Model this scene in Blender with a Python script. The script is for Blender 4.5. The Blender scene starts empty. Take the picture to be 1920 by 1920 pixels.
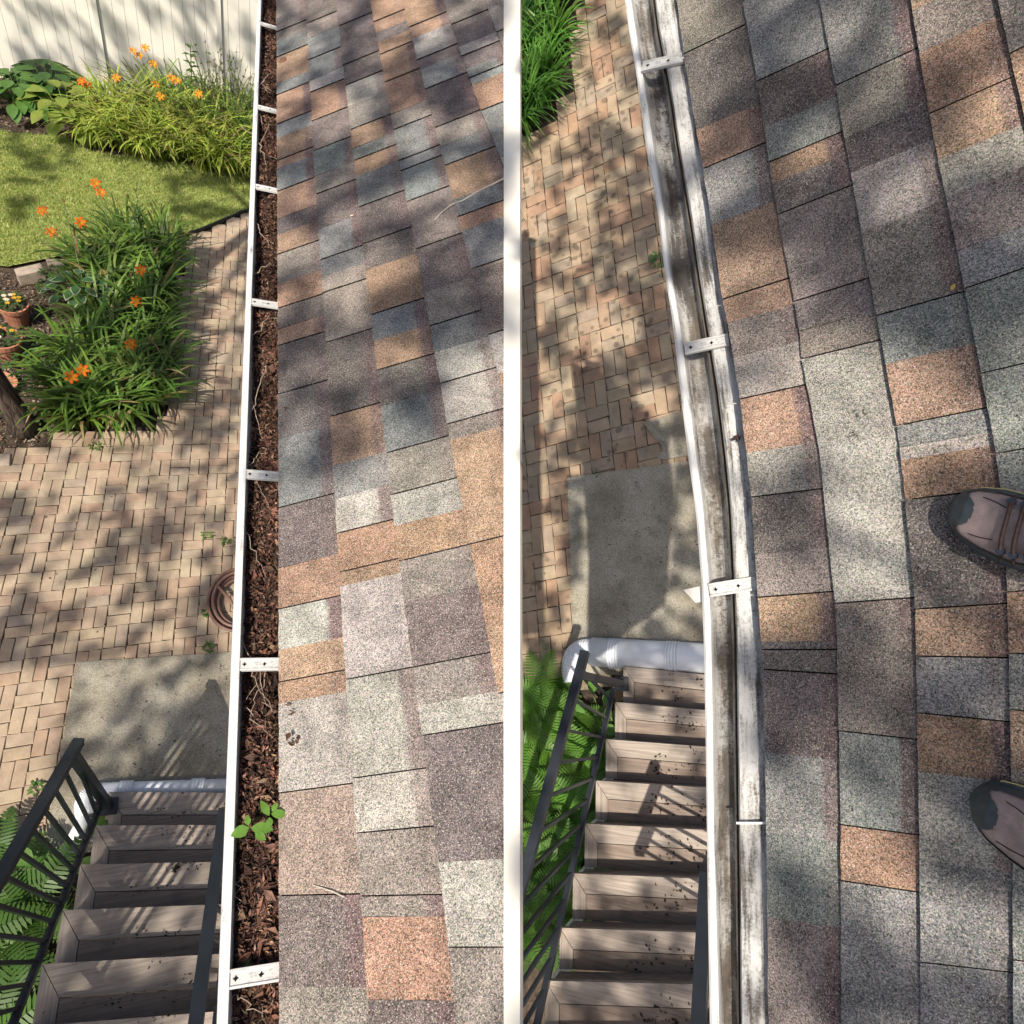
import bpy, math, random, mathutils
import numpy as np
from mathutils import Matrix, Vector

random.seed(7); rng = np.random.default_rng(7)
sc = bpy.context.scene
COL = sc.collection
W = 1920.0; FPX = 1190.0

# ---------------------------------------------------------------- camera
CAMPOS = Vector((0, 0, 6.0))
PITCH = math.radians(24.3)
RCAM = Matrix.Rotation(PITCH, 3, 'X')
cd = bpy.data.cameras.new('camera'); cam = bpy.data.objects.new('camera', cd); COL.objects.link(cam)
cam.location = CAMPOS; cam.rotation_euler = (PITCH, 0, 0)
cd.sensor_width = 36; cd.sensor_height = 36; cd.sensor_fit = 'HORIZONTAL'
cd.lens = FPX / W * 36; cd.clip_start = 0.02; cd.clip_end = 500
sc.camera = cam

# ---------------------------------------------------------------- sky, sun, exposure
SUN = (RCAM @ Vector((-0.06, 0.03, 1.0))).normalized()
w = bpy.data.worlds.new('World'); sc.world = w; w.use_nodes = True
nt = w.node_tree; nt.nodes.clear()
sky = nt.nodes.new('ShaderNodeTexSky'); sky.sky_type = 'NISHITA'; sky.sun_disc = False
sky.sun_elevation = math.asin(SUN.z); sky.sun_rotation = math.atan2(SUN.x, SUN.y); sky.dust_density = 4.0; sky.ozone_density = 0.4
bg = nt.nodes.new('ShaderNodeBackground'); bg.inputs['Strength'].default_value = 0.095
ou = nt.nodes.new('ShaderNodeOutputWorld')
nt.links.new(sky.outputs[0], bg.inputs[0]); nt.links.new(bg.outputs[0], ou.inputs[0])
ld = bpy.data.lights.new('sun', 'SUN'); ld.energy = 5.0; ld.angle = math.radians(0.55); ld.color = (1.0, 0.915, 0.80)
lo = bpy.data.objects.new('sun', ld); COL.objects.link(lo); lo.location = SUN * 40
lo.rotation_euler = SUN.to_track_quat('Z', 'Y').to_euler()
vs = sc.view_settings; vs.view_transform = 'Standard'; vs.look = 'None'; vs.exposure = 0.36; vs.gamma = 1; vs.use_curve_mapping = False
sc.render.engine = 'CYCLES'; sc.cycles.max_bounces = 4; sc.cycles.diffuse_bounces = 2; sc.cycles.glossy_bounces = 2; sc.cycles.transmission_bounces = 2; sc.cycles.use_denoising = True; sc.cycles.use_adaptive_sampling = True; sc.cycles.adaptive_threshold = 0.03

# ---------------------------------------------------------------- the two sites
def unit(v): v = np.array(v, float); return v / np.linalg.norm(v)
class Site:
    """A garden site: local x across the gutter, y along it, z up; ground at z = 0."""
    def __init__(s, up, ydir, H):
        s.up = unit(up); y = np.array(ydir, float); s.y = unit(y - s.up * y.dot(s.up)); s.x = np.cross(s.y, s.up); s.H = H
        s.F = np.stack([s.x, s.y, s.up])
        A = np.array(RCAM) @ s.F.T
        M = Matrix.Identity(4)
        for i in range(3):
            for j in range(3): M[i][j] = A[i, j]
        t = np.array(CAMPOS) - A @ np.array((0, 0, H))
        for i in range(3): M[i][3] = t[i]
        s.M = M; s.A = A; s.t = t
        s.sun = A.T @ np.array(SUN)
    def ray(s, px, py): return s.F @ np.array((px - 960, 960 - py, -FPX))
    def P(s, px, py, h=0.0):
        r = s.ray(px, py); t = (h - s.H) / r[2]; p = r * t; p[2] = h; return p
    def PP(s, px, py, p0, n, off=0.0):
        r = s.ray(px, py); o = np.array((0, 0, s.H)); q = np.array(p0) + np.array(n) * off
        return o + r * ((q - o).dot(n) / r.dot(n))
    def proj(s, p):
        c = s.F.T @ (np.array(p, float) - np.array((0, 0, s.H))); return 960 + FPX * c[0] / -c[2], 960 - FPX * c[1] / -c[2]
L = Site((476, 890, FPX), (518 - 960, 960 + 870, -FPX), 5.6)
R = Site((-530, 240, FPX), (-.05, 1, 0), 5.35)
PL, PR = L.P, R.P

# ---------------------------------------------------------------- mesh helpers
class MB:
    def __init__(s): s.v = []; s.f = []; s.c = []; s.uv = []
    def add(s, pts, faces, col=(1, 1, 1), uvs=None):
        o = len(s.v); s.v.extend([tuple(map(float, p)) for p in pts])
        for i, f in enumerate(faces):
            s.f.append([o + k for k in f])
            s.c.append(col[i] if isinstance(col, list) else col)
            s.uv.append(uvs[i] if uvs else [(0, 0)] * len(f))
    def quad(s, a, b, c, d, col=(1, 1, 1), uv=None): s.add([a, b, c, d], [(0, 1, 2, 3)], col, [uv] if uv else None)
    def prism(s, poly, off, col=(1, 1, 1), side=None, bottom=True, uvtop=None):
        """poly = top outline (ccw from above), off = vector from top to bottom."""
        n = len(poly); off = np.array(off); P = [np.array(p, float) for p in poly]
        side = side or col
        fs = [tuple(range(n))]; cs = [col]; us = [uvtop or [(0, 0)] * n]
        for i in range(n):
            j = (i + 1) % n; fs.append((j, i, n + i, n + j)); cs.append(side); us.append([(0, 0)] * 4)
        if bottom: fs.append(tuple(range(2 * n - 1, n - 1, -1))); cs.append(side); us.append([(0, 0)] * n)
        s.add(P + [p + off for p in P], fs, cs, us)
    def box(s, x0, x1, y0, y1, z0, z1, col=(1, 1, 1)):
        s.prism([(x0, y0, z1), (x1, y0, z1), (x1, y1, z1), (x0, y1, z1)], (0, 0, z0 - z1), col)
    def tube(s, pts, rad, n=8, col=(1, 1, 1), cap=True):
        pts = [np.array(p, float) for p in pts]; m = len(pts)
        if not hasattr(rad, '__len__'): rad = [rad] * m
        V = []; ref = None
        for i in range(m):
            d = unit(pts[min(i + 1, m - 1)] - pts[max(i - 1, 0)])
            if ref is None:
                ref = np.array((0, 0, 1.)) if abs(d[2]) < .9 else np.array((1., 0, 0))
            a = unit(np.cross(d, ref)); b = np.cross(a, d); ref = b
            for k in range(n):
                t = 2 * math.pi * k / n; V.append(pts[i] + (a * math.cos(t) + b * math.sin(t)) * rad[i])
        F = []
        for i in range(m - 1):
            for k in range(n):
                k2 = (k + 1) % n; F.append((i * n + k, i * n + k2, (i + 1) * n + k2, (i + 1) * n + k))
        if cap: F.append(tuple(range(n - 1, -1, -1))); F.append(tuple(range((m - 1) * n, m * n)))
        s.add(V, F, col)
    def bar(s, a, b, w, h, col=(1, 1, 1), up=(0, 0, 1)):
        a = np.array(a, float); b = np.array(b, float); d = unit(b - a); u = np.array(up, float); x = unit(np.cross(d, u)); z = np.cross(x, d)
        q = [a - x * w / 2 + z * h / 2, a + x * w / 2 + z * h / 2, b + x * w / 2 + z * h / 2, b - x * w / 2 + z * h / 2]
        s.prism(q, -z * h, col)
    def mesh(s, name, mat, base=(0, 0, 0), smooth=False):
        me = bpy.data.meshes.new(name)
        b = np.array(base, float)
        V = np.array(s.v, float).reshape(-1, 3) - b
        me.from_pydata(V.tolist(), [], s.f); 
        cols = []; uvs = []
        for f, c, u in zip(s.f, s.c, s.uv):
            for k in range(len(f)):
                cols.extend((c[0], c[1], c[2], 1.0)); uvs.extend(u[k])
        ca = me.color_attributes.new('Col', 'FLOAT_COLOR', 'CORNER'); ca.data.foreach_set('color', cols)
        ul = me.uv_layers.new(name='UVMap'); ul.data.foreach_set('uv', uvs)
        if smooth: me.polygons.foreach_set('use_smooth', [True] * len(me.polygons))
        if mat: me.materials.append(mat)
        me.update(); return me

def tag(o, label=None, cat=None, group=None, kind=None):
    if label: o['label'] = label
    if cat: o['category'] = cat
    if group: o['group'] = group
    if kind: o['kind'] = kind
    return o
def thing(name, site, base, label, cat, group=None):
    o = bpy.data.objects.new(name, None); COL.objects.link(o); o.empty_display_size = 0.1
    o.matrix_world = site.M @ Matrix.Translation(Vector([float(k) for k in base]))
    o['base'] = [float(k) for k in base]
    return tag(o, label, cat, group)
def part(name, mb, mat, parent, smooth=False, base=None):
    b = base if base is not None else parent['base']
    o = bpy.data.objects.new(name, mb.mesh(name, mat, b, smooth)); COL.objects.link(o); o.parent = parent
    o['base'] = [float(k) for k in b]
    return o
def solo(name, mb, mat, site, base, label=None, cat=None, group=None, kind=None, smooth=False):
    o = bpy.data.objects.new(name, mb.mesh(name, mat, base, smooth)); COL.objects.link(o)
    o.matrix_world = site.M @ Matrix.Translation(Vector([float(k) for k in base])); o['base'] = [float(k) for k in base]
    return tag(o, label, cat, group, kind)
def V3(*a): return np.array(a, float)
def jit(c, k): 
    m = 1 + random.uniform(-k, k); return tuple(max(0, x * m * (1 + random.uniform(-k, k) * .3)) for x in c)

# ---------------------------------------------------------------- materials
class NB:
    def __init__(s, name):
        s.m = bpy.data.materials.new(name); s.m.use_nodes = True; s.t = s.m.node_tree; s.t.nodes.clear()
        s.out = s.n('ShaderNodeOutputMaterial'); s.b = s.n('ShaderNodeBsdfPrincipled'); s.t.links.new(s.b.outputs[0], s.out.inputs[0])
    def n(s, t, **kw):
        x = s.t.nodes.new(t)
        for k, v in kw.items(): setattr(x, k, v)
        return x
    def l(s, a, b): s.t.links.new(a, b)
    def val(s, sock, v):
        if hasattr(v, 'is_linked') or isinstance(v, bpy.types.NodeSocket): s.l(v, sock)
        else: sock.default_value = v
    def pos(s): return s.n('ShaderNodeNewGeometry').outputs['Position']
    def obj(s): return s.n('ShaderNodeTexCoord').outputs['Object']
    def uv(s): return s.n('ShaderNodeTexCoord').outputs['UV']
    def mapping(s, v, scale): 
        x = s.n('ShaderNodeMapping'); s.l(v, x.inputs[0]); x.inputs['Scale'].default_value = scale; return x.outputs[0]
    def noise(s, v, scale, detail=3, rough=.55, dist=0.0):
        x = s.n('ShaderNodeTexNoise'); s.l(v, x.inputs['Vector']); x.inputs['Scale'].default_value = scale
        x.inputs['Detail'].default_value = detail; x.inputs['Roughness'].default_value = rough; x.inputs['Distortion'].default_value = dist
        return x.outputs['Fac']
    def vor(s, v, scale, out='Color', feature='F1'):
        x = s.n('ShaderNodeTexVoronoi', feature=feature); s.l(v, x.inputs['Vector']); x.inputs['Scale'].default_value = scale; return x.outputs[out]
    def rng(s, v, a, b, c=0., d=1., clamp=True):
        x = s.n('ShaderNodeMapRange'); x.clamp = clamp; s.l(v, x.inputs[0])
        for i, k in enumerate((a, b, c, d)): x.inputs[i + 1].default_value = k
        return x.outputs[0]
    def math(s, op, a, b=0.):
        x = s.n('ShaderNodeMath', operation=op); s.val(x.inputs[0], a); s.val(x.inputs[1], b); return x.outputs[0]
    def mix(s, fac, a, b, mode='MIX'):
        x = s.n('ShaderNodeMix', data_type='RGBA', blend_type=mode); s.val(x.inputs[0], fac)
        for sock, v in ((x.inputs[6], a), (x.inputs[7], b)):
            if isinstance(v, tuple): sock.default_value = v if len(v) == 4 else v + (1.0,)
            else: s.l(v, sock)
        return x.outputs[2]
    def grey(s, v):
        x = s.n('ShaderNodeCombineColor'); [s.l(v, x.inputs[i]) for i in range(3)]; return x.outputs[0]
    def attr(s): 
        x = s.n('ShaderNodeAttribute'); x.attribute_name = 'Col'; return x.outputs['Color']
    def objcol(s): return s.n('ShaderNodeObjectInfo').outputs['Color']
    def sepx(s, v, i=0):
        x = s.n('ShaderNodeSeparateXYZ'); s.l(v, x.inputs[0]); return x.outputs[i]
    def bump(s, h, strength=.5, dist=.002):
        x = s.n('ShaderNodeBump'); s.l(h, x.inputs['Height']); x.inputs['Strength'].default_value = strength; x.inputs['Distance'].default_value = dist
        s.l(x.outputs[0], s.b.inputs['Normal'])
    def done(s, col=None, rough=.7, spec=.3, metal=0.):
        if col is not None: s.val(s.b.inputs['Base Color'], col if not isinstance(col, tuple) else (col if len(col) == 4 else col + (1.,)))
        s.val(s.b.inputs['Roughness'], rough); s.b.inputs['Specular IOR Level'].default_value = spec; s.b.inputs['Metallic'].default_value = metal
        return s.m

def mat_shingle():
    k = NB('shingle_granules'); p = k.pos(); uv = k.uv()
    u = k.sepx(uv, 0); v = k.sepx(uv, 1)
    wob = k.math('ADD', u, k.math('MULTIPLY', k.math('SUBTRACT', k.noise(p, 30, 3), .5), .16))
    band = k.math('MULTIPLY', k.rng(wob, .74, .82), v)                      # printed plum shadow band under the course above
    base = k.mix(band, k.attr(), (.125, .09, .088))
    blot = k.noise(p, 14, 4); base = k.mix(1., base, k.grey(k.rng(blot, .3, .7, .72, 1.3, False)), 'MULTIPLY')
    g1 = k.sepx(k.vor(p, 470), 0); g2 = k.sepx(k.vor(p, 820), 1)
    gm = k.math('ADD', k.math('MULTIPLY', k.rng(g1, 0, 1, -.75, 1.0), .62), k.math('MULTIPLY', k.rng(g2, 0, 1, -.7, .8), .55))
    gm = k.math('ADD', k.math('MULTIPLY', gm, 1.15), 1.0); gm = k.math('MAXIMUM', gm, .10)
    base = k.mix(1., base, k.grey(gm), 'MULTIPLY')
    hue = k.vor(p, 470); base = k.mix(.10, base, hue, 'OVERLAY')
    lift = k.rng(k.sepx(k.vor(p, 560), 2), .90, .96); base = k.mix(k.math('MULTIPLY', lift, .55), base, (.62, .57, .5))
    k.bump(k.vor(p, 420, 'Distance'), .55, .0016)
    return k.done(base, .92, .15)
def mat_simple(name, col, rough=.5, spec=.4, metal=0., var=.12, scale=12., bump=0.):
    k = NB(name); p = k.pos(); n = k.noise(p, scale, 4)
    c = k.mix(1., col, k.grey(k.rng(n, .3, .7, 1 - var, 1 + var, False)), 'MULTIPLY')
    if bump: k.bump(k.noise(p, scale * 12, 3), bump, .002)
    return k.done(c, rough, spec, metal)
def mat_attr(name, rough=.6, spec=.3, trans=0., var=.15, scale=20.):
    k = NB(name); p = k.pos(); n = k.noise(p, scale, 3)
    c = k.mix(1., k.attr(), k.grey(k.rng(n, .3, .7, 1 - var, 1 + var, False)), 'MULTIPLY')
    m = k.done(c, rough, spec)
    if trans:
        tr = k.n('ShaderNodeBsdfTranslucent'); k.l(k.mix(1., c, (1.1, 1.25, .55), 'MULTIPLY'), tr.inputs[0])
        mx = k.n('ShaderNodeMixShader'); mx.inputs[0].default_value = trans
        k.l(k.b.outputs[0], mx.inputs[1]); k.l(tr.outputs[0], mx.inputs[2]); k.l(mx.outputs[0], k.out.inputs[0])
    return m
def mat_brick(name, damp=0.):
    k = NB(name); p = k.pos()
    c = k.mix(1., k.objcol(), k.attr(), 'MULTIPLY')
    c = k.mix(1., c, k.grey(k.rng(k.noise(p, 9, 5), .3, .7, .82, 1.16, False)), 'MULTIPLY')
    c = k.mix(1., c, k.grey(k.rng(k.noise(p, 160, 2), .3, .7, .86, 1.14, False)), 'MULTIPLY')
    st = k.rng(k.noise(p, 2.3, 4), .56, .68); c = k.mix(k.math('MULTIPLY', st, .35), c, (.12, .095, .07))
    if damp:
        d = k.vor(p, 13, 'Distance', 'SMOOTH_F1'); d2 = k.noise(p, 1.7, 2)
        f = k.math('MULTIPLY', k.rng(d, .33, .22), k.rng(d2, .42, .56)); c = k.mix(k.math('MULTIPLY', f, damp), c, (.11, .085, .06))
        gr = k.rng(k.noise(p, 3.1, 3), .5, .66); c = k.mix(k.math('MULTIPLY', gr, .3), c, (.17, .16, .12))
    k.bump(k.noise(p, 120, 3), .35, .002)
    return k.done(c, .85, .2)
def mat_concrete():
    k = NB('weathered_concrete'); p = k.pos()
    c = k.mix(k.rng(k.noise(p, 2.2, 5, .6), .38, .64), (.315, .295, .24), (.205, .182, .135))
    sp = k.sepx(k.vor(p, 190), 0); c = k.mix(1., c, k.grey(k.rng(sp, 0, 1, .68, 1.36)), 'MULTIPLY')
    c = k.mix(k.math('MULTIPLY', k.rng(k.noise(p, 7, 4), .56, .7), .4), c, (.08, .07, .05))
    k.bump(k.noise(p, 140, 3), .5, .003)
    return k.done(c, .9, .2)
def mat_gutter(name, dirt_shade):
    """white painted aluminium; uv = (across, metres along), Col.r = how much dirt lies on that face, painted gap shade included."""
    k = NB(name); uv = k.uv(); a = k.sepx(k.attr(), 0)
    st = k.noise(k.mapping(uv, (42, 5, 1)), 1.0, 5, .65); sp = k.noise(k.mapping(uv, (150, 190, 1)), 1.0, 3, .7)
    big = k.noise(k.mapping(uv, (9, 6, 1)), 1.0, 3)
    f = k.math('ADD', k.math('MULTIPLY', k.rng(st, .30, .70), .60), k.math('MULTIPLY', k.rng(big, .32, .68), .40)); f = k.math('ADD', f, k.math('MULTIPLY', k.math('SUBTRACT', sp, .5), .55))
    th = k.math('SUBTRACT', .86, k.math('MULTIPLY', a, .52))
    fac = k.rng(k.math('SUBTRACT', f, th), -.10, .20)
    dc = k.mix(k.rng(k.noise(k.mapping(uv, (30, 4, 1)), 1., 3), .4, .6), (.042, .037, .033), (.12, .095, .072))
    fine = k.rng(k.noise(k.mapping(uv, (420, 420, 1)), 1., 2), .66, .72)
    film = k.mix(k.rng(a, .30, .80), (.72, .715, .69), (.34, .335, .325)); spot = k.math('MULTIPLY', k.rng(k.noise(k.mapping(uv, (95, 60, 1)), 1.0, 5, .75), .50, .60), k.rng(a, .18, .85)); grime = k.rng(k.noise(k.mapping(uv, (24, 3, 1)), 1.0, 4, .6), .42, .62); c = k.mix(k.math('MULTIPLY', fac, .92), film, dc); c = k.mix(k.math('MULTIPLY', spot, k.math('ADD', k.math('MULTIPLY', grime, .7), .25)), c, (.035, .029, .024)); c = k.mix(k.math('MULTIPLY', fine, dirt_shade), c, (.08, .065, .05))
    return k.done(c, k.rng(fac, 0, 1, .42, .9), .4)
def mat_wood(name, col, axis):
    k = NB(name); v = k.obj(); s = (1.6, 34, 34) if axis == 'x' else (34, 1.6, 34)
    g = k.noise(k.mapping(v, s), 1.0, 4, .6, 1.2); g2 = k.noise(k.mapping(v, tuple(q * 3.2 for q in s)), 1.0, 2)
    c = k.mix(1., col, k.grey(k.rng(g, .3, .7, .70, 1.25, False)), 'MULTIPLY'); c = k.mix(1., c, k.grey(k.rng(g2, .3, .7, .88, 1.12, False)), 'MULTIPLY')
    c = k.mix(k.math('MULTIPLY', k.rng(k.noise(k.pos(), 5, 4), .54, .7), .35), c, (.06, .05, .04))
    k.bump(g, .35, .0015)
    return k.done(c, .7, .25)
def mat_ground(name, c1, c2, scale):
    k = NB(name); p = k.pos(); c = k.mix(k.rng(k.noise(p, scale, 5, .65), .35, .65), c1, c2); k.bump(k.noise(p, scale * 6, 4), .8, .01); return k.done(c, .95, .1)
def mat_bark():
    k = NB('bark'); v = k.obj(); g = k.noise(k.mapping(v, (26, 26, 3)), 1., 5, .6, .8)
    k.bump(g, 1., .03); return k.done(k.mix(k.rng(g, .4, .6), (.028, .021, .017), (.11, .085, .066)), .95, .1)

M_SH = mat_shingle(); M_BRL = mat_brick('paver_clay_dry'); M_BRR = mat_brick('paver_clay_spotted', .7)
M_CON = mat_concrete(); M_GUTL = mat_gutter('white_gutter_paint', .6); M_GUTR = mat_gutter('rinsed_gutter_paint', .9)
M_LEAF = mat_attr('leaf', .45, .35, .38, .12, 6); M_PETAL = mat_attr('petal', .6, .2, .3, .08); M_LITTER = mat_attr('dead_leaf_litter', .85, .15, 0, .35, 60)
M_ATTR = mat_attr('plain_tinted', .7, .25)
M_BLACK = mat_simple('black_railing_paint', (.022, .026, .032), .38, .5, 0, .2, 8)
M_VINYL = mat_simple('white_vinyl', (.80, .765, .68), .4, .4, 0, .05, 3)
M_PIPE = mat_simple('white_drain_plastic', (.74, .77, .80), .42, .45, 0, .07, 7)
M_TREADX = mat_wood('taupe_composite_across', (.33, .28, .235), 'x'); M_TREADY = mat_wood('taupe_composite_lengthwise', (.33, .28, .235), 'y')
M_INSET = mat_wood('dark_brown_composite', (.23, .18, .145), 'x')
M_SOIL = mat_ground('mulch_soil', (.10, .075, .055), (.035, .026, .02), 16); M_LAWN = mat_ground('lawn_soil', (.34, .36, .12), (.24, .27, .08), 5)
M_SAND = mat_ground('joint_sand', (.06, .047, .036), (.03, .024, .019), 30)
M_BARK = mat_bark(); M_TERRA = mat_simple('terracotta', (.36, .16, .10), .8, .2, 0, .25, 9, .3)
M_STONE = mat_simple('tan_block_stone', (.34, .28, .22), .9, .2, 0, .2, 14, .6)
M_HOSE = mat_simple('brown_hose_rubber', (.15, .085, .065), .5, .4, 0, .12, 20)
M_TWIG = mat_simple('dry_twig', (.34, .27, .21), .85, .2, 0, .3, 40)
M_RUBBER = mat_simple('boot_rubber', (.05, .066, .075), .5, .45, 0, .25, 60, .2)
M_SUEDE = mat_simple('mauve_boot_leather', (.35, .275, .265), .88, .12, 0, .22, 38, .5)
M_LACE = mat_simple('boot_lace', (.085, .055, .05), .8, .2, 0, .3, 200)
M_YELLOW = mat_simple('sole_line', (.55, .48, .22), .6, .3); M_EYE = mat_simple('eyelet_metal', (.08, .10, .12), .35, .5, .8)
M_DARK = mat_simple('asphalt_felt', (.03, .028, .027), .95, .1)
M_SLOT_SHADE = mat_simple('slot_shadow_gap', (.012, .011, .010), .9, .05)

# ================================================================ LEFT ROOF
def lerp_poly(pl, y):
    if y <= pl[0][1]: (x0, y0), (x1, y1) = pl[0], pl[1]
    elif y >= pl[-1][1]: (x0, y0), (x1, y1) = pl[-2], pl[-1]
    else:
        for (x0, y0), (x1, y1) in zip(pl, pl[1:]):
            if y0 <= y <= y1: break
    return x0 + (x1 - x0) * (y - y0) / (y1 - y0)
def interp(tab, y): return float(np.interp(y, [a for a, b in tab], [b for a, b in tab]))
TINT = {'G': (.158, .17, .165), 'M': (.205, .165, .142), 'B': (.25, .165, .112), 'P': (.118, .101, .096), 'T': (.17, .152, .135), 'L': (.275, .262, .235)}

def roof_courses(site, root, p0, n, bounds, courses, slopes, xmax, bandprob, thick=.0075, curl=False, mute=.06):
    n = np.array(n)
    for ci, row in enumerate(courses):
        A, B = bounds[ci], bounds[ci + 1]
        for i, (y0, tint, joint) in enumerate(row[:-1]):
            y1 = row[i + 1][0]; j2 = row[i + 1][2]
            def edge(yl, inset):
                yl = yl + inset; xl = lerp_poly(A, yl); s = interp(slopes, yl); yr = yl
                for _ in range(4):
                    xr = lerp_poly(B, yr); yr = yl + s * (xr - xl)
                return (xl, yl), (lerp_poly(B, yr), yr)
            a0, b0 = edge(y0, 1.3 if joint else 0.); a1, b1 = edge(y1, -1.3 if j2 else 0.)
            if min(a0[0], a1[0]) > xmax: continue
            colr = jit(tuple(q * (1 - mute) + g_ * mute for q, g_ in zip(TINT[tint], (.188, .168, .15))), .12); dark = (.02, .018, .017)
            mb = MB(); NU, NV = 5, 7; rowlift = thick * (1.0 + random.uniform(-.15, .35)); G = []
            band = random.uniform(.45, 1.0) if random.random() < bandprob else random.uniform(0, .3)
            for a in range(NV + 1):
                t = a / NV; le = np.array(a0) * (1 - t) + np.array(a1) * t; ri = np.array(b0) * (1 - t) + np.array(b1) * t
                line = []
                for b in range(NU + 1):
                    u = b / NU
                    if b == NU: u = 1.09                                     # tucked under the next course
                    q = le * (1 - u) + ri * u
                    if q[0] > xmax: q = le + (ri - le) * max(0, (xmax - le[0])) / max(1e-6, (ri - le)[0])
                    h = rowlift * (1 - u) + .0004 + (random.uniform(-.0005, .0005))
                    if curl and ci == 0: h -= .012 * max(0, 1 - u / .45) ** 2
                    if b == 0: q = q + np.array((random.uniform(-.8, .8), 0))
                    line.append(site.PP(q[0], q[1], p0, n, h))
                G.append(line)
            pts = [p for r_ in G for p in r_]; K = NU + 1; F = []; UV = []
            for a in range(NV):
                for b in range(NU):
                    F.append((a * K + b, (a + 1) * K + b, (a + 1) * K + b + 1, a * K + b + 1))
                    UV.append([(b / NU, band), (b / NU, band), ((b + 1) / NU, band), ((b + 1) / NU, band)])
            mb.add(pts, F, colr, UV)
            # black butt edges (gutter side and both ends)
            for a in range(NV):
                q0, q1 = G[a][0], G[a + 1][0]; mb.quad(q1, q0, q0 - n * .010, q1 - n * .010, dark)
            for lnn, sg in ((G[0], 1), (G[NV], -1)):
                for b in range(NU):
                    q0, q1 = lnn[b], lnn[b + 1]
                    mb.quad(q0, q1, q1 - n * .004, q0 - n * .004, dark) if sg > 0 else mb.quad(q1, q0, q0 - n * .004, q1 - n * .004, dark)
            part('shingle', mb, M_SH, root)

def rows(txt):
    out = []
    for t in txt.split():
        j = t.endswith('|'); t = t.rstrip('|'); out.append((float(t[:-1]), t[-1], j))
    return out
SLO = math.radians(33)
L_N = V3(-math.sin(SLO), 0, math.cos(SLO)); L_P0 = V3(.034, 0, 4.075)
BL = [[(518, -80), (518, 0), (522, 960), (523, 2020)],
      [(574, 25), (587, 278), (610, 633), (644, 1213), (690, 1892)],
      [(632, 25), (661, 278), (677, 430), (700, 633), (732, 923), (768, 1213), (814, 1540), (849, 1855)],
      [(698, 25), (747, 294), (810, 633), (855, 890), (907, 1149), (945, 1367), (1000, 1700)],
      [(760, 25), (826, 278), (913, 617), (942, 729), (1010, 1000)],
      [(839, 25), (894, 188), (944, 310), (1010, 480)],
      [(918, 25), (975, 180), (1030, 300)],
      [(998, 25), (1060, 180)]]
SL_L = [(0, -.42), (360, -.38), (650, -.30), (950, -.26), (1150, -.22), (1300, -.18), (1500, -.13), (1680, -.02), (1900, .02)]
CL = [rows('-90T| -20T| 60T| 78G 107B| 157G 178B| 233G| 260B 301B| 317G 359B| 410P 440B 477T| 533B 578P| 617B 648P| 739P| 823G 952P| 1065B 1142L| 1219B 1279B| 1319L 1487M| 1679P| 1850T 1990T|'),
      rows('-90P| -25P| 44T| 72G 112G| 150L 173B| 227P| 283G| 330T 364P| 430G 487G| 520T 549T| 642P| 781B| 874G 935L 1000B| 1073B| 1100L 1274L| 1459L| 1562T| 1680T| 1720B 1874P 1990P|'),
      rows('-90G| -15P| 49P| 122P| 160L| 200T 243B| 278G 301B| 331G 388P| 457P| 507B 590G| 640B 694P| 761G 849T| 928L| 986B 1052T| 1129P 1251T| 1322L 1379P| 1617L 1776T| 1990T|'),
      rows('-90P| -40B| 41B| 62P 80B 102B| 154B| 214T 243G| 301G| 320G| 378T| 467P| 549T 611G| 661L 719L| 795T| 826B 1020B| 1180B 1300L| 1500T| 1760T|'),
      rows('-90T| -45B| 51B| 73L 112P| 130G 167P| 239T| 275G 310B| 375G 406B| 433G 504P| 627L| 700B 771B| 900B|'),
      rows('-90P| -30T| 46P| 88L 105P| 130G 146G| 159B 207G| 294L 330T| 430T|'),
      rows('-90G| -10T| 60P| 130G| 200B|')]
roofL = thing('shingle_roof', L, L_P0, 'sunlit multicolour asphalt shingle roof sloping up from the leaf-clogged gutter', 'roof')
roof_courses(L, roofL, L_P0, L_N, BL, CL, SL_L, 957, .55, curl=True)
mb = MB()
q = [L.PP(x, y, L_P0, L_N, -.006) for x, y in ((530, 2020), (955, 2020), (955, -90), (521, -90))]
mb.prism(q, -L_N * .02); part('roof_deck', mb, M_DARK, roofL)
mb = MB()
q = [L.PP(x, y, L_P0, L_N, .012) for x, y in ((944.5, 2020), (975, 2020), (975, -110), (944.5, -110))]
mb.prism(q, -L_N * .022, (0, 0, 0)); part('added_divider', mb, M_VINYL, roofL)  # white strip added to divide the two views, not a real roof part
mb = MB(); mb.box(.062, .085, -.4, 6.2, 3.86, 4.06); part('fascia_board', mb, M_VINYL, roofL)

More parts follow.
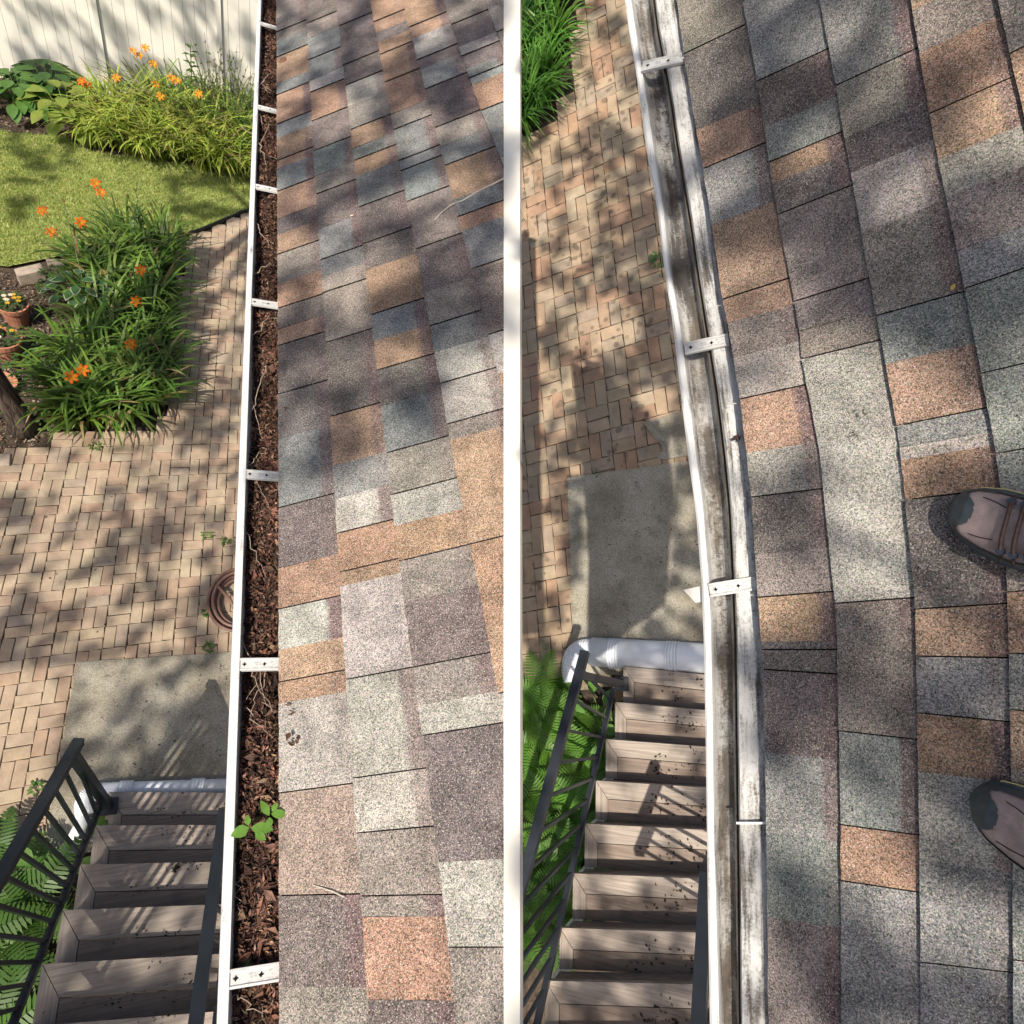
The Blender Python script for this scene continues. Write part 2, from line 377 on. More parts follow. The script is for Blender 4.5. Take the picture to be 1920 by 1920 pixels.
# ================================================================ RIGHT ROOF
HG = 3.90
BR = [[(1275, 50), (1288, 152), (1311, 275), (1332, 397), (1340, 495), (1364, 605), (1385, 730), (1400, 855), (1410, 955), (1419, 1092), (1428, 1223), (1434, 1400), (1436, 1550), (1440, 1875)],
      [(1399, 40), (1419, 148), (1436, 260), (1446, 335), (1480, 521), (1497, 605), (1503, 673), (1527, 773), (1547, 930), (1563, 1090), (1570, 1207), (1571, 1274), (1576, 1545), (1577, 1877)],
      [(1544, 40), (1566, 155), (1582, 253), (1593, 311), (1615, 436), (1632, 531), (1653, 650), (1670, 723), (1683, 807), (1698, 940), (1710, 1057), (1717, 1157), (1718, 1273), (1720, 1358), (1725, 1673), (1726, 1877)],
      [(1714, 40), (1729, 132), (1751, 267), (1774, 368), (1802, 511), (1828, 639), (1850, 757), (1868, 853), (1878, 920), (1888, 1100), (1893, 1300), (1898, 1600), (1900, 1880)],
      [(1880, 40), (1915, 200), (1965, 400), (2010, 600), (2040, 800), (2055, 1000), (2070, 1400), (2076, 1880)],
      [(2060, 40), (2120, 300), (2190, 600), (2220, 900), (2235, 1300), (2250, 1880)],
      [(2260, 40), (2340, 300), (2385, 600), (2410, 900), (2425, 1300), (2440, 1880)],
      [(2470, 40), (2560, 300), (2600, 600), (2620, 900), (2635, 1300), (2650, 1880)]]
SL_R = [(40, -.5), (150, -.46), (300, -.42), (520, -.37), (600, -.27), (800, -.2), (930, -.12), (1120, -.08), (1220, 0), (1260, .07), (1360, .11), (1660, .15), (1850, .1)]
CR = [rows('-120G| -20T| 101P| 245B 316G| 423B 561B| 605T 670L 748B| 850L 932P| 1040T 1120B| 1203P 1218P| 1255P| 1410G 1560G 1720T 1990T|'),
      rows('-120P| 0G| 152P| 240G 304B| 345P 402T| 565P| 620T 673L| 840L 1131T| 1193T 1370G| 1546B| 1651G| 1990G|'),
      rows('-120T| 0G| 160T| 260P 325L 436T 592G| 683B 798G| 840L 863B 937P| 1142B| 1230G| 1336B| 1446L 1612G 1804G| 1990G|'),
      rows('-120B| 20T 100B 213B| 300L 370T 470G 541G| 700G| 850G| 937T| 1110B| 1225G| 1330B| 1440T 1610G 1800G| 1990G|'),
      rows('-120T| 100B| 300L| 500G| 700T| 900P| 1100B| 1300G| 1500T| 1700B| 1990G|'),
      rows('-120G| 80T| 280B| 480P| 690G| 910L| 1130T| 1290B| 1480G| 1720P| 1990G|'),
      rows('-120B| 60G| 310T| 520L| 740B| 930G| 1150P| 1330T| 1540B| 1690G| 1990G|')]
SLR = math.radians(24)
e0 = PR(1440, 1800, HG); e1 = PR(1290, 160, HG); ed = unit(e1 - e0); sd = np.cross(ed, (0, 0, 1))
R_N = unit(V3(0, 0, 1) * math.cos(SLR) - sd * math.sin(SLR)); R_P0 = e0 + V3(0, 0, .017)
roofR = thing('shingle_roof', R, R_P0, 'shaded multicolour asphalt shingle roof beside the emptied gutter, boots standing on it', 'roof')
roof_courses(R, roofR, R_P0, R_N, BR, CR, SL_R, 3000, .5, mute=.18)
mb = MB()
for y0, y1 in zip(np.linspace(-110, 2020, 25)[:-1], np.linspace(-110, 2020, 25)[1:]):
    q = [R.PP(x, y, R_P0, R_N, -.006) for x, y in ((lerp_poly(BR[0], y1) + 2, y1), (lerp_poly(BR[7], y1) - 4, y1), (lerp_poly(BR[7], y0) - 4, y0), (lerp_poly(BR[0], y0) + 2, y0))]
    mb.prism(q, -R_N * .004); part('roof_deck', mb, M_DARK, roofR)

# ================================================================ LEFT GUTTER (full of leaves)
gutL = thing('rain_gutter', L, (-.02, 0, 3.95), 'white rain gutter packed with brown leaves along the sunlit roof edge', 'gutter')
def sweep(mb, site_pts, dirt_shade, vscale=1.0):
    """site_pts: list over stations of section points; dirt per section strip, painted gap shade included."""
    acc = 0.
    for a in range(len(site_pts) - 1):
        S0, S1 = site_pts[a], site_pts[a + 1]; d = np.linalg.norm(np.array(S1[0]) - np.array(S0[0]))
        for b in range(len(S0) - 1):
            w0 = b / (len(S0) - 1); w1 = (b + 1) / (len(S0) - 1)
            mb.quad(S0[b], S0[b + 1], S1[b + 1], S1[b], (dirt_shade[b],) * 3, [(w0 * .12, acc), (w1 * .12, acc), (w1 * .12, acc + d), (w0 * .12, acc + d)])
        acc += d
secL = [(-.052, 3.955), (-.066, 3.99), (-.069, 4.04), (-.067, 4.051), (-.058, 4.053), (-.050, 4.051), (-.0485, 4.040), (-.044, 4.0), (-.034, 3.965), (0., 3.953), (.045, 3.955), (.052, 3.97), (.056, 4.045)]
st = [[V3(x, y, z) for x, z in secL] for y in np.linspace(-.35, 6.0, 40)]
mb = MB(); sweep(mb, st, [.3, .2, .2, .2, .22, .28, .42, .55, .8, .9, .9, .8]); part('trough', mb, M_GUTL, gutL, True)
def hanger(site, root, a, b, wdt, mat):
    """flat ribbed strap from a (front lip) to b (roof edge), with dark star plates painted as keyhole slots"""
    a = np.array(a); b = np.array(b); d = unit(b - a); s = unit(np.cross((0, 0, 1), d)); ln = np.linalg.norm(b - a); up = np.cross(d, s)
    prof = [(-.5, -.006), (-.5, .002), (-.36, .0025), (-.30, 0), (.30, 0), (.36, .0025), (.5, .002), (.5, -.006)]
    mb = MB(); mb.add([a + s * wdt * u + up * z for u, z in prof] + [b + s * wdt * u + up * z for u, z in prof],
                      [(i, i + 1, 8 + i + 1, 8 + i) for i in range(7)] + [tuple(range(7, -1, -1)), tuple(range(8, 16))], (.5, 0, 0),
                      [[(i * .02, 0), ((i + 1) * .02, 0), ((i + 1) * .02, ln), (i * .02, ln)] for i in range(7)] + [[(0, 0)] * 8] * 2)
    h = part('hanger', mb, mat, root)
    for t in (.14, .62):
        c = a + d * ln * t + up * .0012; m2 = MB(); P_ = []
        for k in range(8):
            r_ = .0052 if k % 2 == 0 else .0026; an = k * math.pi / 4; P_.append(c + (d * math.cos(an) + s * math.sin(an)) * r_ * wdt / .03)
        m2.add(P_, [tuple(range(8))]); part('slot_shade_plate', m2, M_SLOT_SHADE, h)  # dark star plate painted for the shade inside a screw hole
for py in (1825, 1243, 888, 565, 348, 198, 40):
    y = PL(480, py, 4.05)[1]; hanger(L, gutL, (-.052, y, 4.0475), (.040, y - .006, 4.0485), .031, M_GUTL)

# leaf litter in the gutter
def litter_level(x, y): return 4.0 + .010 * math.sin(y * 2.1 + 1) + .009 * math.sin(y * 7.3) + (x + .05) * .12 + .012 * mathutils.noise.noise(Vector((x * 25, y * 9, 0)))
mb = MB(); ys = np.linspace(-.35, 6.0, 200); xs = np.linspace(-.0435, .055, 8); pts = []
for y in ys:
    for x in xs: pts.append((x, y, litter_level(x, y) - .008 + random.uniform(-.004, .004)))
mb.add(pts, [(i * 8 + j, i * 8 + j + 1, (i + 1) * 8 + j + 1, (i + 1) * 8 + j) for i in range(199) for j in range(7)], (.035, .022, .016))
LC = [(.13, .065, .045), (.10, .052, .038), (.07, .037, .028), (.045, .027, .021), (.17, .09, .062), (.11, .062, .05), (.21, .13, .09), (.035, .022, .018)]
def flake(mb, p, size, col, tilt=.9, mul=1.0):
    ax = rng.normal(size=3); ax /= np.linalg.norm(ax); n = unit(V3(0, 0, 1) + ax * tilt); a = unit(np.cross(n, rng.normal(size=3))); b = np.cross(n, a)
    l, wd = size, size * random.uniform(.2, .6); p = np.array(p); cr = n * size * random.uniform(.1, .35)
    mb.add([p - a * l * .5, p - b * wd * .5 + cr * .6, p + a * l * .5 + cr * .3, p + b * wd * .5 + cr, p + cr * .0],
           [(0, 1, 4), (1, 2, 4), (2, 3, 4), (3, 0, 4)], [tuple(q * mul for q in jit(col, .25))] * 4)
for i in range(21000):
    y = -.3 + 5.6 * random.random() ** 1.7; x = random.uniform(-.042, .052)
    flake(mb, (x, y, litter_level(x, y) + random.uniform(-.006, .010)), random.uniform(.005, .019) if random.random() < .96 else random.uniform(.025, .042), random.choice(LC), mul=max(.35, 1.15 + 1.3 * mathutils.noise.noise(Vector((x * 14, y * 6, 3)))))
for i in range(260):
    y = -.3 + 5.0 * random.random() ** 1.6; x = random.uniform(-.04, .045); a_ = random.uniform(0, 6.28); l_ = random.uniform(.015, .05); z_ = litter_level(x, y) + .006
    x2 = min(.05, max(-.042, x + l_ * math.cos(a_) * .6)); y2 = y + l_ * math.sin(a_)
    mb.tube([(x, y, z_), ((x + x2) / 2 + random.gauss(0, .003), (y + y2) / 2, z_ + random.uniform(0, .006)), (x2, y2, z_ + random.uniform(-.004, .008))], random.uniform(.0006, .0014), 4, jit(random.choice([(.09, .06, .045), (.2, .15, .11), (.05, .035, .03)]), .2), False)
solo('leaf_litter', mb, M_LITTER, L, (0, 1, 4.0), 'brown shredded leaves filling the white gutter', 'leaf litter', kind='stuff')
def wander(a, b, amp, k=7):
    a = np.array(a, float); b = np.array(b, float); o = []
    for i in range(k):
        t = i / (k - 1); o.append(a * (1 - t) + b * t + rng.normal(size=3) * amp * (1 if 0 < i < k - 1 else .3))
    return o
def twig(site, a, b, r, amp, label, fork=False):
    P_ = wander(a, b, amp, 9); mb = MB(); mb.tube(P_, [r * (1 - .6 * i / 8) for i in range(9)], 5)
    if fork:
        d = P_[4] - P_[0]; e = P_[4] + np.cross(d, (0, 0, 1)) * random.choice((-.6, .6)) + d * .5; mb.tube(wander(P_[4], e, amp, 5), r * .5, 4)
    return solo('twig', mb, M_TWIG, site, P_[0], label, 'twig', 'twigs caught in the leaf-filled gutter' if 'gutter' in label else None)
def gp(px, py, dz=.012):
    p = PL(px, py, 4.01); p[2] = 4.01 + dz; p[0] = min(max(p[0], -.05), .05); return p
for a, b, r in (((448, 1195), (512, 1340), .0014), ((470, 1250), (500, 1330), .0012), ((498, 1260), (470, 1350), .0012), ((462, 1330), (508, 1390), .0011), ((515, 1770), (508, 1885), .0016), ((446, 1865), (490, 1905), .0014),
                ((452, 1640), (447, 1720), .0011), ((470, 880), (505, 960), .0012), ((460, 1000), (500, 1090), .0012), ((458, 880), (500, 850), .0015), ((500, 690), (470, 790), .002), ((458, 730), (492, 830), .0015),
                ((476, 150), (512, 190), .003), ((480, 170), (508, 140), .003), ((478, 260), (500, 320), .003), ((482, 205), (492, 240), .003), ((470, 420), (505, 470), .002), ((478, 300), (505, 240), .0025), ((466, 640), (505, 600), .0018), ((475, 520), (508, 500), .002)):
    twig(L, gp(*a), gp(*b, .02), r, .004, 'thin pale twig caught among the leaves in the gutter', random.random() < .4)
# seedling growing in the gutter, and a fallen leaf
def leafblade(mb, base, dirv, nrm, ln, wd, col, fold=.25):
    d = unit(dirv); n = unit(np.array(nrm) - d * np.dot(nrm, d)); s = np.cross(d, n); b = np.array(base, float); prof = [0, .55, .92, 1, .85, .5, .05]; V = []
    for i, k in enumerate(prof):
        t = i / 6; c = b + d * ln * t - n * ln * .18 * t * t; V += [c - s * wd * .5 * k + n * wd * fold * k * .5, c, c + s * wd * .5 * k + n * wd * fold * k * .5]
    F = []; 
    for i in range(6): F += [(3 * i, 3 * i + 1, 3 * i + 4, 3 * i + 3), (3 * i + 1, 3 * i + 2, 3 * i + 5, 3 * i + 4)]
    mb.add(V, F, [jit(col, .08) for _ in F])
sb = gp(492, 1530, 0); sd_ = thing('seedling', L, sb, 'bright green leafy seedling sprouting from the leaf-filled gutter', 'seedling')
stemtop = sb + V3(0, 0, .07); mb = MB(); mb.tube([sb, sb + V3(-.004, .002, .03), stemtop], .0016, 6, (.12, .2, .05))
mb.tube([sb + V3(0, 0, .02), PL(470, 1545, 4.06), PL(458, 1535, 4.075)], .0012, 5, (.12, .2, .05)); part('stem', mb, M_LEAF, sd_)
for (x0, y0), (x1, y1), wd in (((468, 1552), (433, 1566), .024), ((470, 1552), (512, 1554), .024), ((466, 1548), (462, 1528), .013), ((505, 1530), (489, 1500), .016), ((508, 1526), (539, 1526), .018), ((505, 1532), (505, 1552), .014), ((478, 1560), (498, 1574), .016), ((510, 1522), (520, 1505), .012)):
    a = PL(x0, y0, 4.085); b = PL(x1, y1, 4.09); mb = MB(); leafblade(mb, a, b - a, (0, 0, 1), np.linalg.norm(b - a), wd, (.15, .30, .05), .1); part('leaf', mb, M_LEAF, sd_, True)
mb = MB(); a = PL(444, 1806, 4.02); b = PL(472, 1812, 4.03); leafblade(mb, a, b - a, (0, 0, 1), .032, .020, (.13, .2, .06)); solo('fallen_leaf', mb, M_LEAF, L, a, 'single green leaf lying in the gutter by the nearest hanger', 'leaf', smooth=True)
# dead leaves on the roof edge by the gutter
for k, (x, y, lab) in enumerate(((545, 1330, 'curled brown leaf cluster on the shingles by the gutter edge, upper of two'), (546, 1388, 'curled brown leaf on the shingles by the gutter edge, lower of two'), (537, 765, 'small dead brown leaf on the shaded shingles near the gutter'), (532, 112, 'tiny dead leaf at the far end of the gutter-side shingles'))):
    c = L.PP(x, y, L_P0, L_N, .008); mb = MB()
    for i in range(5 if k < 3 else 2): flake(mb, c + rng.normal(size=3) * .006, random.uniform(.014, .026) if k < 3 else .05, (.13, .07, .05))
    solo('dead_leaf', mb, M_LITTER, L, c, lab, 'leaf')
def rooftwig(pts, r, lab, mat=M_TWIG):
    P_ = [L.PP(x, y, L_P0, L_N, .008) for x, y in pts]; mb = MB(); mb.tube(P_, [r * (.6 + .6 * i / len(P_)) for i in range(len(P_))], 6); solo('stick', mb, mat, L, P_[0], lab, 'stick')
M_PALE = mat_simple('bleached_stick', (.52, .45, .38), .8, .2, 0, .2, 60)
rooftwig([(815, 412), (828, 398), (846, 384), (868, 376), (895, 359), (925, 345), (948, 333)], .0032, 'pale bent stick lying across the upper shingles', M_PALE)
rooftwig([(586, 1659), (602, 1664), (622, 1671), (646, 1682)], .0012, 'short pale straw on the nearest sunlit shingles', M_PALE)
rooftwig([(885, 504), (908, 500), (928, 494), (948, 487)], .0013, 'thin dark twig on the shingles below the bent stick', M_TWIG)
for x, y, lab in ((703, 231, 'white seed on the brown shingle'), (580, 260, 'yellow seed on the brown shingle by the gutter'), (657, 406, 'pale seed on the grey shingle'), (776, 51, 'pale seed near the top of the shaded roof')):
    c = L.PP(x, y, L_P0, L_N, .007); mb = MB(); leafblade(mb, c, (1, 1, .3), L_N, .022, .012, (.62, .55, .36)); solo('seed', mb, M_ATTR, L, c, lab, 'seed', smooth=True)

# ================================================================ RIGHT GUTTER (emptied, bowed)
GX = [(-60, 1163, 1174, 1215, 1258), (50, 1178, 1190, 1229, 1275), (152, 1195, 1207, 1249, 1288), (275, 1211, 1225, 1267, 1311), (397, 1233, 1244, 1288, 1332), (495, 1244, 1254, 1302, 1340), (605, 1261, 1274, 1319, 1364), (730, 1275, 1290, 1339, 1385), (855, 1290, 1305, 1354, 1400), (955, 1304, 1318, 1364, 1410), (1092, 1315, 1329, 1371, 1419), (1223, 1320, 1334, 1376, 1428), (1400, 1323, 1336, 1378, 1433), (1550, 1325, 1338, 1380, 1435), (1700, 1327, 1342, 1382, 1438), (1875, 1330, 1347, 1384, 1441), (2020, 1332, 1350, 1386, 1443)]
gutR = thing('rain_gutter', R, PR(1350, 1000, HG), 'emptied white rain gutter with brown stain streaks, bowed along the shaded roof', 'gutter')
stT, stF = [], []
yy = [g[0] for g in GX]
for y in np.linspace(-60, 2020, 90):
    l0, l1, d, c0 = (float(np.interp(y, yy, [g[k] for g in GX])) for k in (1, 2, 3, 4))
    a, b, m, e = (PR(x, y, HG) for x in (l0, l1, d, c0)); z = lambda p, dz: p + V3(0, 0, dz)
    wt = m - b
    stT.append([z(a, -.09) + (b - a) * .6, z(a, -.02), z(a, -.003), z(a + (b - a) * .3, .001), z(a + (b - a) * .75, .001), z(b, -.003), z(b + wt * .03, -.018), z(b + wt * .04, -.036), z(b + wt * .10, -.052), z(b + wt * .28, -.060), z(b + wt * .56, -.060), z(b + wt * .84, -.050), z(m - wt * .03, -.016), z(m + wt * .13, -.028)])
    stF.append([z(m + wt * .10, -.030), z(m + wt * .12, -.004), z(m + wt * .2, .002), z(m + (e - m) * .45, .0035), z(m + (e - m) * .8, .004), z(e + (e - m) * .12, .004)])
mb = MB(); sweep(mb, stT, [.2, .15, .24, .26, .28, .3, .4, .55, .78, .95, .95, .75, 1.7]); part('trough', mb, M_GUTR, gutR, True)  # last strip painted near black for the shade in the gap before the flange
mb = MB(); sweep(mb, stF, [1.6, .7, .58, .55, .66]); part('back_flange', mb, M_GUTR, gutR, True)  # first strip painted near black, the same gap shade
for (x0, y0), (x1, y1) in (((1204, 125), (1284, 107)), ((1284, 654), (1366, 636)), ((1330, 1107), (1419, 1093))):
    hanger(R, gutR, PR(x0, y0, HG + .006), PR(x1, y1, HG + .014), .029, M_GUTR)
a = PR(1322, 1110, HG - .03); b = PR(1286, 1116, HG - .03); mb = MB()
q = [PR(1281, 1106, HG - .02), PR(1304, 1130, HG - .02), PR(1318, 1128, HG - .02), PR(1318, 1098, HG - .02)]
mb.prism([q[0], q[1], q[2], q[3]], (0, 0, -.012), (.05, 0, 0)); part('hanger_end', mb, M_VINYL, gutR)
mb = MB(); a = PR(1381, 1543, HG + .009); b = PR(1436, 1543, HG + .016); mb.bar(a, b, .004, .004, (.1, 0, 0)); part('flange_seam', mb, M_GUTR, gutR)
for x, y, lab in ((1381, 822, 'small dark wet leaf stuck on the gutter flange'),):
    c = PR(x, y, HG + .014); mb = MB(); [flake(mb, c + rng.normal(size=3) * .003, .017, (.05, .035, .03), .3) for _ in range(3)]; solo('dead_leaf', mb, M_LITTER, R, c, lab, 'leaf')
for x, y, lab in ((1641, 457, 'orange seed pod on the shaded shingles, upper of two'), (1785, 545, 'yellow seed pod on the shaded shingles, lower of two')):
    c = R.PP(x, y, R_P0, R_N, .006); mb = MB(); leafblade(mb, c, (.3, 1, 0), R_N, .015, .008, (.5, .33, .10)); solo('seed', mb, M_ATTR, R, c, lab, 'seed', smooth=True)
for x, y, lab in ((1616, 776, 'dark crumbs of leaf on the brightest shingle, upper patch'), (1605, 818, 'dark crumbs of leaf on the brightest shingle, lower patch')):
    c = R.PP(x, y, R_P0, R_N, .006); mb = MB(); [flake(mb, c + V3(random.gauss(0, .009), random.gauss(0, .006), 0), .007, (.08, .06, .055), .3) for _ in range(7)]; solo('leaf_crumbs', mb, M_LITTER, R, c, lab, 'leaf')

# ================================================================ GROUND
def sheet(name, poly, z, mat, site, kind='structure', sub=0):
    mb = MB(); mb.add([(x, y, z) for x, y in poly], [tuple(range(len(poly)))]); return solo(name, mb, mat, site, (poly[0][0], poly[0][1], z), kind=kind)
def inside(p, poly):
    x, y = p[0], p[1]; c = False; n = len(poly)
    for i in range(n):
        x0, y0 = poly[i]; x1, y1 = poly[(i + 1) % n]
        if (y0 > y) != (y1 > y) and x < (x1 - x0) * (y - y0) / (y1 - y0) + x0: c = not c
    return c
sheet('ground', [(-14, -6), (.55, -6), (.55, 15), (-14, 15)], -.045, M_SOIL, L)
BED = [(-5, 4.0), (-2.18, 4.5), (-1.87, 4.76), (-1.3, 4.95), (-1.02, 5.3), (-1.0, 6.6), (-1.05, 7.8), (-.97, 8.32), (-1.6, 8.2), (-2.3, 7.45), (-2.7, 7.2), (-5, 7.0)]
LAWN = [(-7, 7.0), (-2.72, 7.22), (-2.32, 7.5), (-1.6, 8.25), (-.97, 8.35), (-.69, 8.6), (-.33, 9.03), (.5, 9.7), (.5, 10.4), (-1.4, 10.0), (-2.3, 9.9), (-2.6, 10.15), (-3.2, 10.0), (-7, 10.0)]
sheet('lawn', LAWN, -.004, M_LAWN, L)
PADL = [(-1.372, 1.0), (.3, 1.0), (.3, 2.41), (-1.372, 2.405)]
patL = sheet('patio', [(-5, -1.2), (.5, -1.2), (.5, 9.2), (-.33, 9.0), (-.69, 8.57), (-.95, 8.3), (-.95, 5.2), (-1.35, 4.92), (-1.9, 4.76), (-2.2, 4.5), (-5, 4.0)], -.009, M_SAND, L)
mb = MB(); mb.prism([(x, y, .02) for x, y in PADL], (0, 0, -.06)); padL = solo('concrete_slab', mb, M_CON, L, (-1.3, 1, 0), kind='structure')
mb = MB(); q = [V3(-.33, 9.03, .02), V3(-.5, 8.84, .02), V3(-.69, 8.61, .02), V3(-.83, 8.45, .02), V3(-.96, 8.33, .02)]; q = [V3(.4, 9.62, .02)] + q
for a, b in zip(q, q[1:]): mb.bar(a, b, .02, .05, (.03, .035, .03))
solo('lawn_edging', mb, M_ATTR, L, q[0], 'dark plastic edging strip between lawn and brick path', 'edging')

sheet('ground', [(-3.6, -4), (5, -4), (5, 9), (-3.6, 9)], -.045, M_SOIL, R)
RBED = [(-3.4, 5.1), (-2.15, 5.1), (-1.85, 5.6), (-1.75, 6.6), (-1.8, 9), (-3.4, 9)]
FERNBED = [(-3.4, -.55), (-1.9, -.45), (-1.5, -.5), (-1.42, -3.5), (-3.4, -3.5)]
patR = sheet('patio', [(-3.2, -.5), (1.2, -.5), (1.2, 8.5), (-3.2, 8.5)], -.009, M_SAND, R)
mb = MB()
rp = [PR(x, y)[:2] for x, y in ((1065, 897), (1078, 1260))]; 
PADR = [rp[0], rp[1], (.4, -.36), (.4, 1.53), tuple(PR(1290, 865)[:2])]
PADR = [tuple(p) for p in PADR]
mb.prism([(x, y, .02) for x, y in PADR], (0, 0, -.06))
tri = [PR(x, y, .018)[:2] for x, y in ((1205, 792), (1245, 842), (1232, 856), (1236, 862), (1320, 850), (1320, 758))]
mb.prism([(x, y, .018) for x, y in tri], (0, 0, -.05)); solo('concrete_slab', mb, M_CON, R, (-1.3, .5, 0), kind='structure')

# pavers: basket weave of clay bricks
def paver_mesh(name, mat, wx, wy, k):
    mb = MB(); g = .0019 + .0004 * k; x, y = wx / 2 - g, wy / 2 - g; c = .004
    top = [(-x + c, -y + c, 0), (x - c, -y + c, 0), (x - c, y - c, 0), (-x + c, y - c, 0)]; mid = [(-x, -y, -.004), (x, -y, -.004), (x, y, -.004), (-x, y, -.004)]; bot = [(a, b, -.05) for a, b, _ in mid]
    top = [(a + random.uniform(-.002, .002), b + random.uniform(-.002, .002), z) for a, b, z in top]
    F = [(0, 1, 2, 3)] + [((i + 1) % 4, i, 4 + i, 4 + (i + 1) % 4) for i in range(4)] + [(4 + (i + 1) % 4, 4 + i, 8 + i, 8 + (i + 1) % 4) for i in range(4)]
    mb.add(top + mid + bot, F); return mb
def lay(site, patio, org, u, v, keep, cols, mat, irregular=.002):
    u = np.array(u); v = np.array(v); lu, lv = np.linalg.norm(u), np.linalg.norm(v); items = []
    for i in range(-22, 16):
        for j in range(-26, 30):
            o = np.array(org) + u * i + v * j
            for k in (0, 1):
                if (i + j) % 2 == 0: c = o + u * .5 + v * (.25 + .5 * k); hor = True
                else: c = o + v * .5 + u * (.25 + .5 * k); hor = False
                if not keep(c): continue
                px, py = site.proj((c[0], c[1], 0)); q = site.F.T @ (V3(c[0], c[1], 0) - V3(0, 0, site.H)); vis = -30 < px < 1950 and -30 < py < 1950
                items.append((0 if vis else 1, -q[2], c, hor))
    items.sort(key=lambda t: (t[0], t[1]))
    base = np.array(patio['base']); proto = {}
    for hor in (True, False):
        for k in range(4):
            proto[hor, k] = paver_mesh('paver', mat, lu if hor else lu / 2, lv / 2 if hor else lv, k)
    mesh = {key: m.mesh('paver', mat) for key, m in proto.items()}
    angu = math.atan2(u[1], u[0]); angv = math.atan2(-v[0], v[1]); rest = MB()
    for n_, (_, _, c, hor) in enumerate(items):
        col = jit(random.choices(cols[0], cols[1])[0], .05); key = (hor, random.randrange(4)); ang = (angu if hor else angv) + random.gauss(0, .008)
        dz = random.gauss(0, irregular); pos = V3(c[0] + random.gauss(0, .0012), c[1] + random.gauss(0, .0012), dz)
        rot = Matrix.Rotation(ang, 4, 'Z') @ Matrix.Rotation(random.gauss(0, .01), 4, 'X')
        if n_ < 300:
            o = bpy.data.objects.new('paver', mesh[key]); COL.objects.link(o); o.parent = patio
            o.matrix_local = Matrix.Translation(Vector(pos - base)) @ rot; o.color = (*col, 1)
        else:
            M_ = np.array(rot.to_3x3()); P_ = proto[key]; rest.add([M_ @ np.array(p) + pos for p in P_.v], P_.f, col)
    if rest.v:
        o = part('paver_field', rest, mat, patio); o['kind'] = 'stuff'
    return len(items)
BEDK = [(x + .0, y) for x, y in BED]
def keepL(c):
    x, y = c
    if x > .12 or x < -3.4 or y < -.1: return False
    if inside(c, BEDK) or inside(c, LAWN): return False
    if -1.27 < x and .9 < y < 2.30: return False
    if y > 4.9 and x < -1.0: return False
    if x > -1.36 and y < 1.2: return False
    return y < 9.3
lay(L, patL, (-.874, 3.928), (.172, .0165), (0, .197), keepL, ([(.36, .278, .198), (.35, .263, .188), (.345, .243, .172), (.378, .302, .212), (.325, .262, .198)], [4, 4, 2, 3, 3]), M_BRL)
PADRK = [(PADR[0][0] + .11, PADR[0][1] - .13), (PADR[1][0] + .11, PADR[1][1]), (.5, -.5), (.5, 1.40), (-.75, 1.335)]
def keepR(c):
    x, y = c
    if x > .15 or x < -3.0 or y < -.5: return False
    return not (inside(c, PADRK) or inside(c, RBED) or inside(c, FERNBED))
lay(R, patR, (-1.742, 2.758), (.206, .038), (-.026, .245), keepR, ([(.335, .252, .17), (.33, .235, .158), (.32, .207, .138), (.325, .262, .182), (.29, .23, .17)], [4, 4, 3, 4, 3]), M_BRR, .0025)

# lawn grass
mb = MB(); cnt = 0; GC = [(.31, .39, .11), (.38, .43, .14), (.24, .32, .085), (.47, .46, .2)]
xs_ = [p[0] for p in LAWN]
while cnt < 52000:
    x = random.uniform(-3.4, .1); y = random.uniform(7.0, 10.4)
    if not inside((x, y), LAWN): continue
    cnt += 1; a = random.uniform(0, 6.28); h = random.uniform(.018, .042); wv = .0045; le = random.uniform(.4, 1.1) * h; az = random.uniform(0, 6.28)
    c_, s_ = math.cos(a) * wv, math.sin(a) * wv
    mb.v += [(x - c_, y - s_, -.004), (x + c_, y + s_, -.004), (x + math.cos(az) * le, y + math.sin(az) * le, h)]; k = len(mb.v)
    mb.f.append([k - 3, k - 2, k - 1]); mb.c.append(jit(random.choice(GC), .25)); mb.uv.append([(0, 0)] * 3)
solo('grass', mb, M_LEAF, L, (-2, 9, 0), 'short mown lawn grass with yellowish patches', 'grass', kind='stuff')
# mulch chips in the beds
mb = MB()
def chips(mb, poly, n, z=-.04, size=(.015, .05), cols=((.13, .09, .065), (.19, .14, .10), (.07, .05, .035), (.26, .21, .16))):
    xs_ = [p[0] for p in poly]; ys_ = [p[1] for p in poly]; c = 0
    while c < n:
        p = (random.uniform(min(xs_), max(xs_)), random.uniform(min(ys_), max(ys_)))
        if inside(p, poly): c += 1; flake(mb, (p[0], p[1], z + random.uniform(.003, .02)), random.uniform(*size), random.choice(cols), .5)
chips(mb, [(-3.0, 4.3), (-2.18, 4.52), (-1.87, 4.78), (-1.3, 4.97), (-1.3, 5.3), (-2.0, 7.2), (-3.0, 7.1)], 5200)
chips(mb, [(-4.2, 10.0), (-2.5, 10.1), (-2.3, 11.4), (-4.2, 11.2)], 1400, -.04, (.02, .06))
solo('mulch', mb, M_LITTER, L, (-2, 5, 0), 'brown bark mulch and dry chips in the flower beds', 'mulch', kind='stuff')

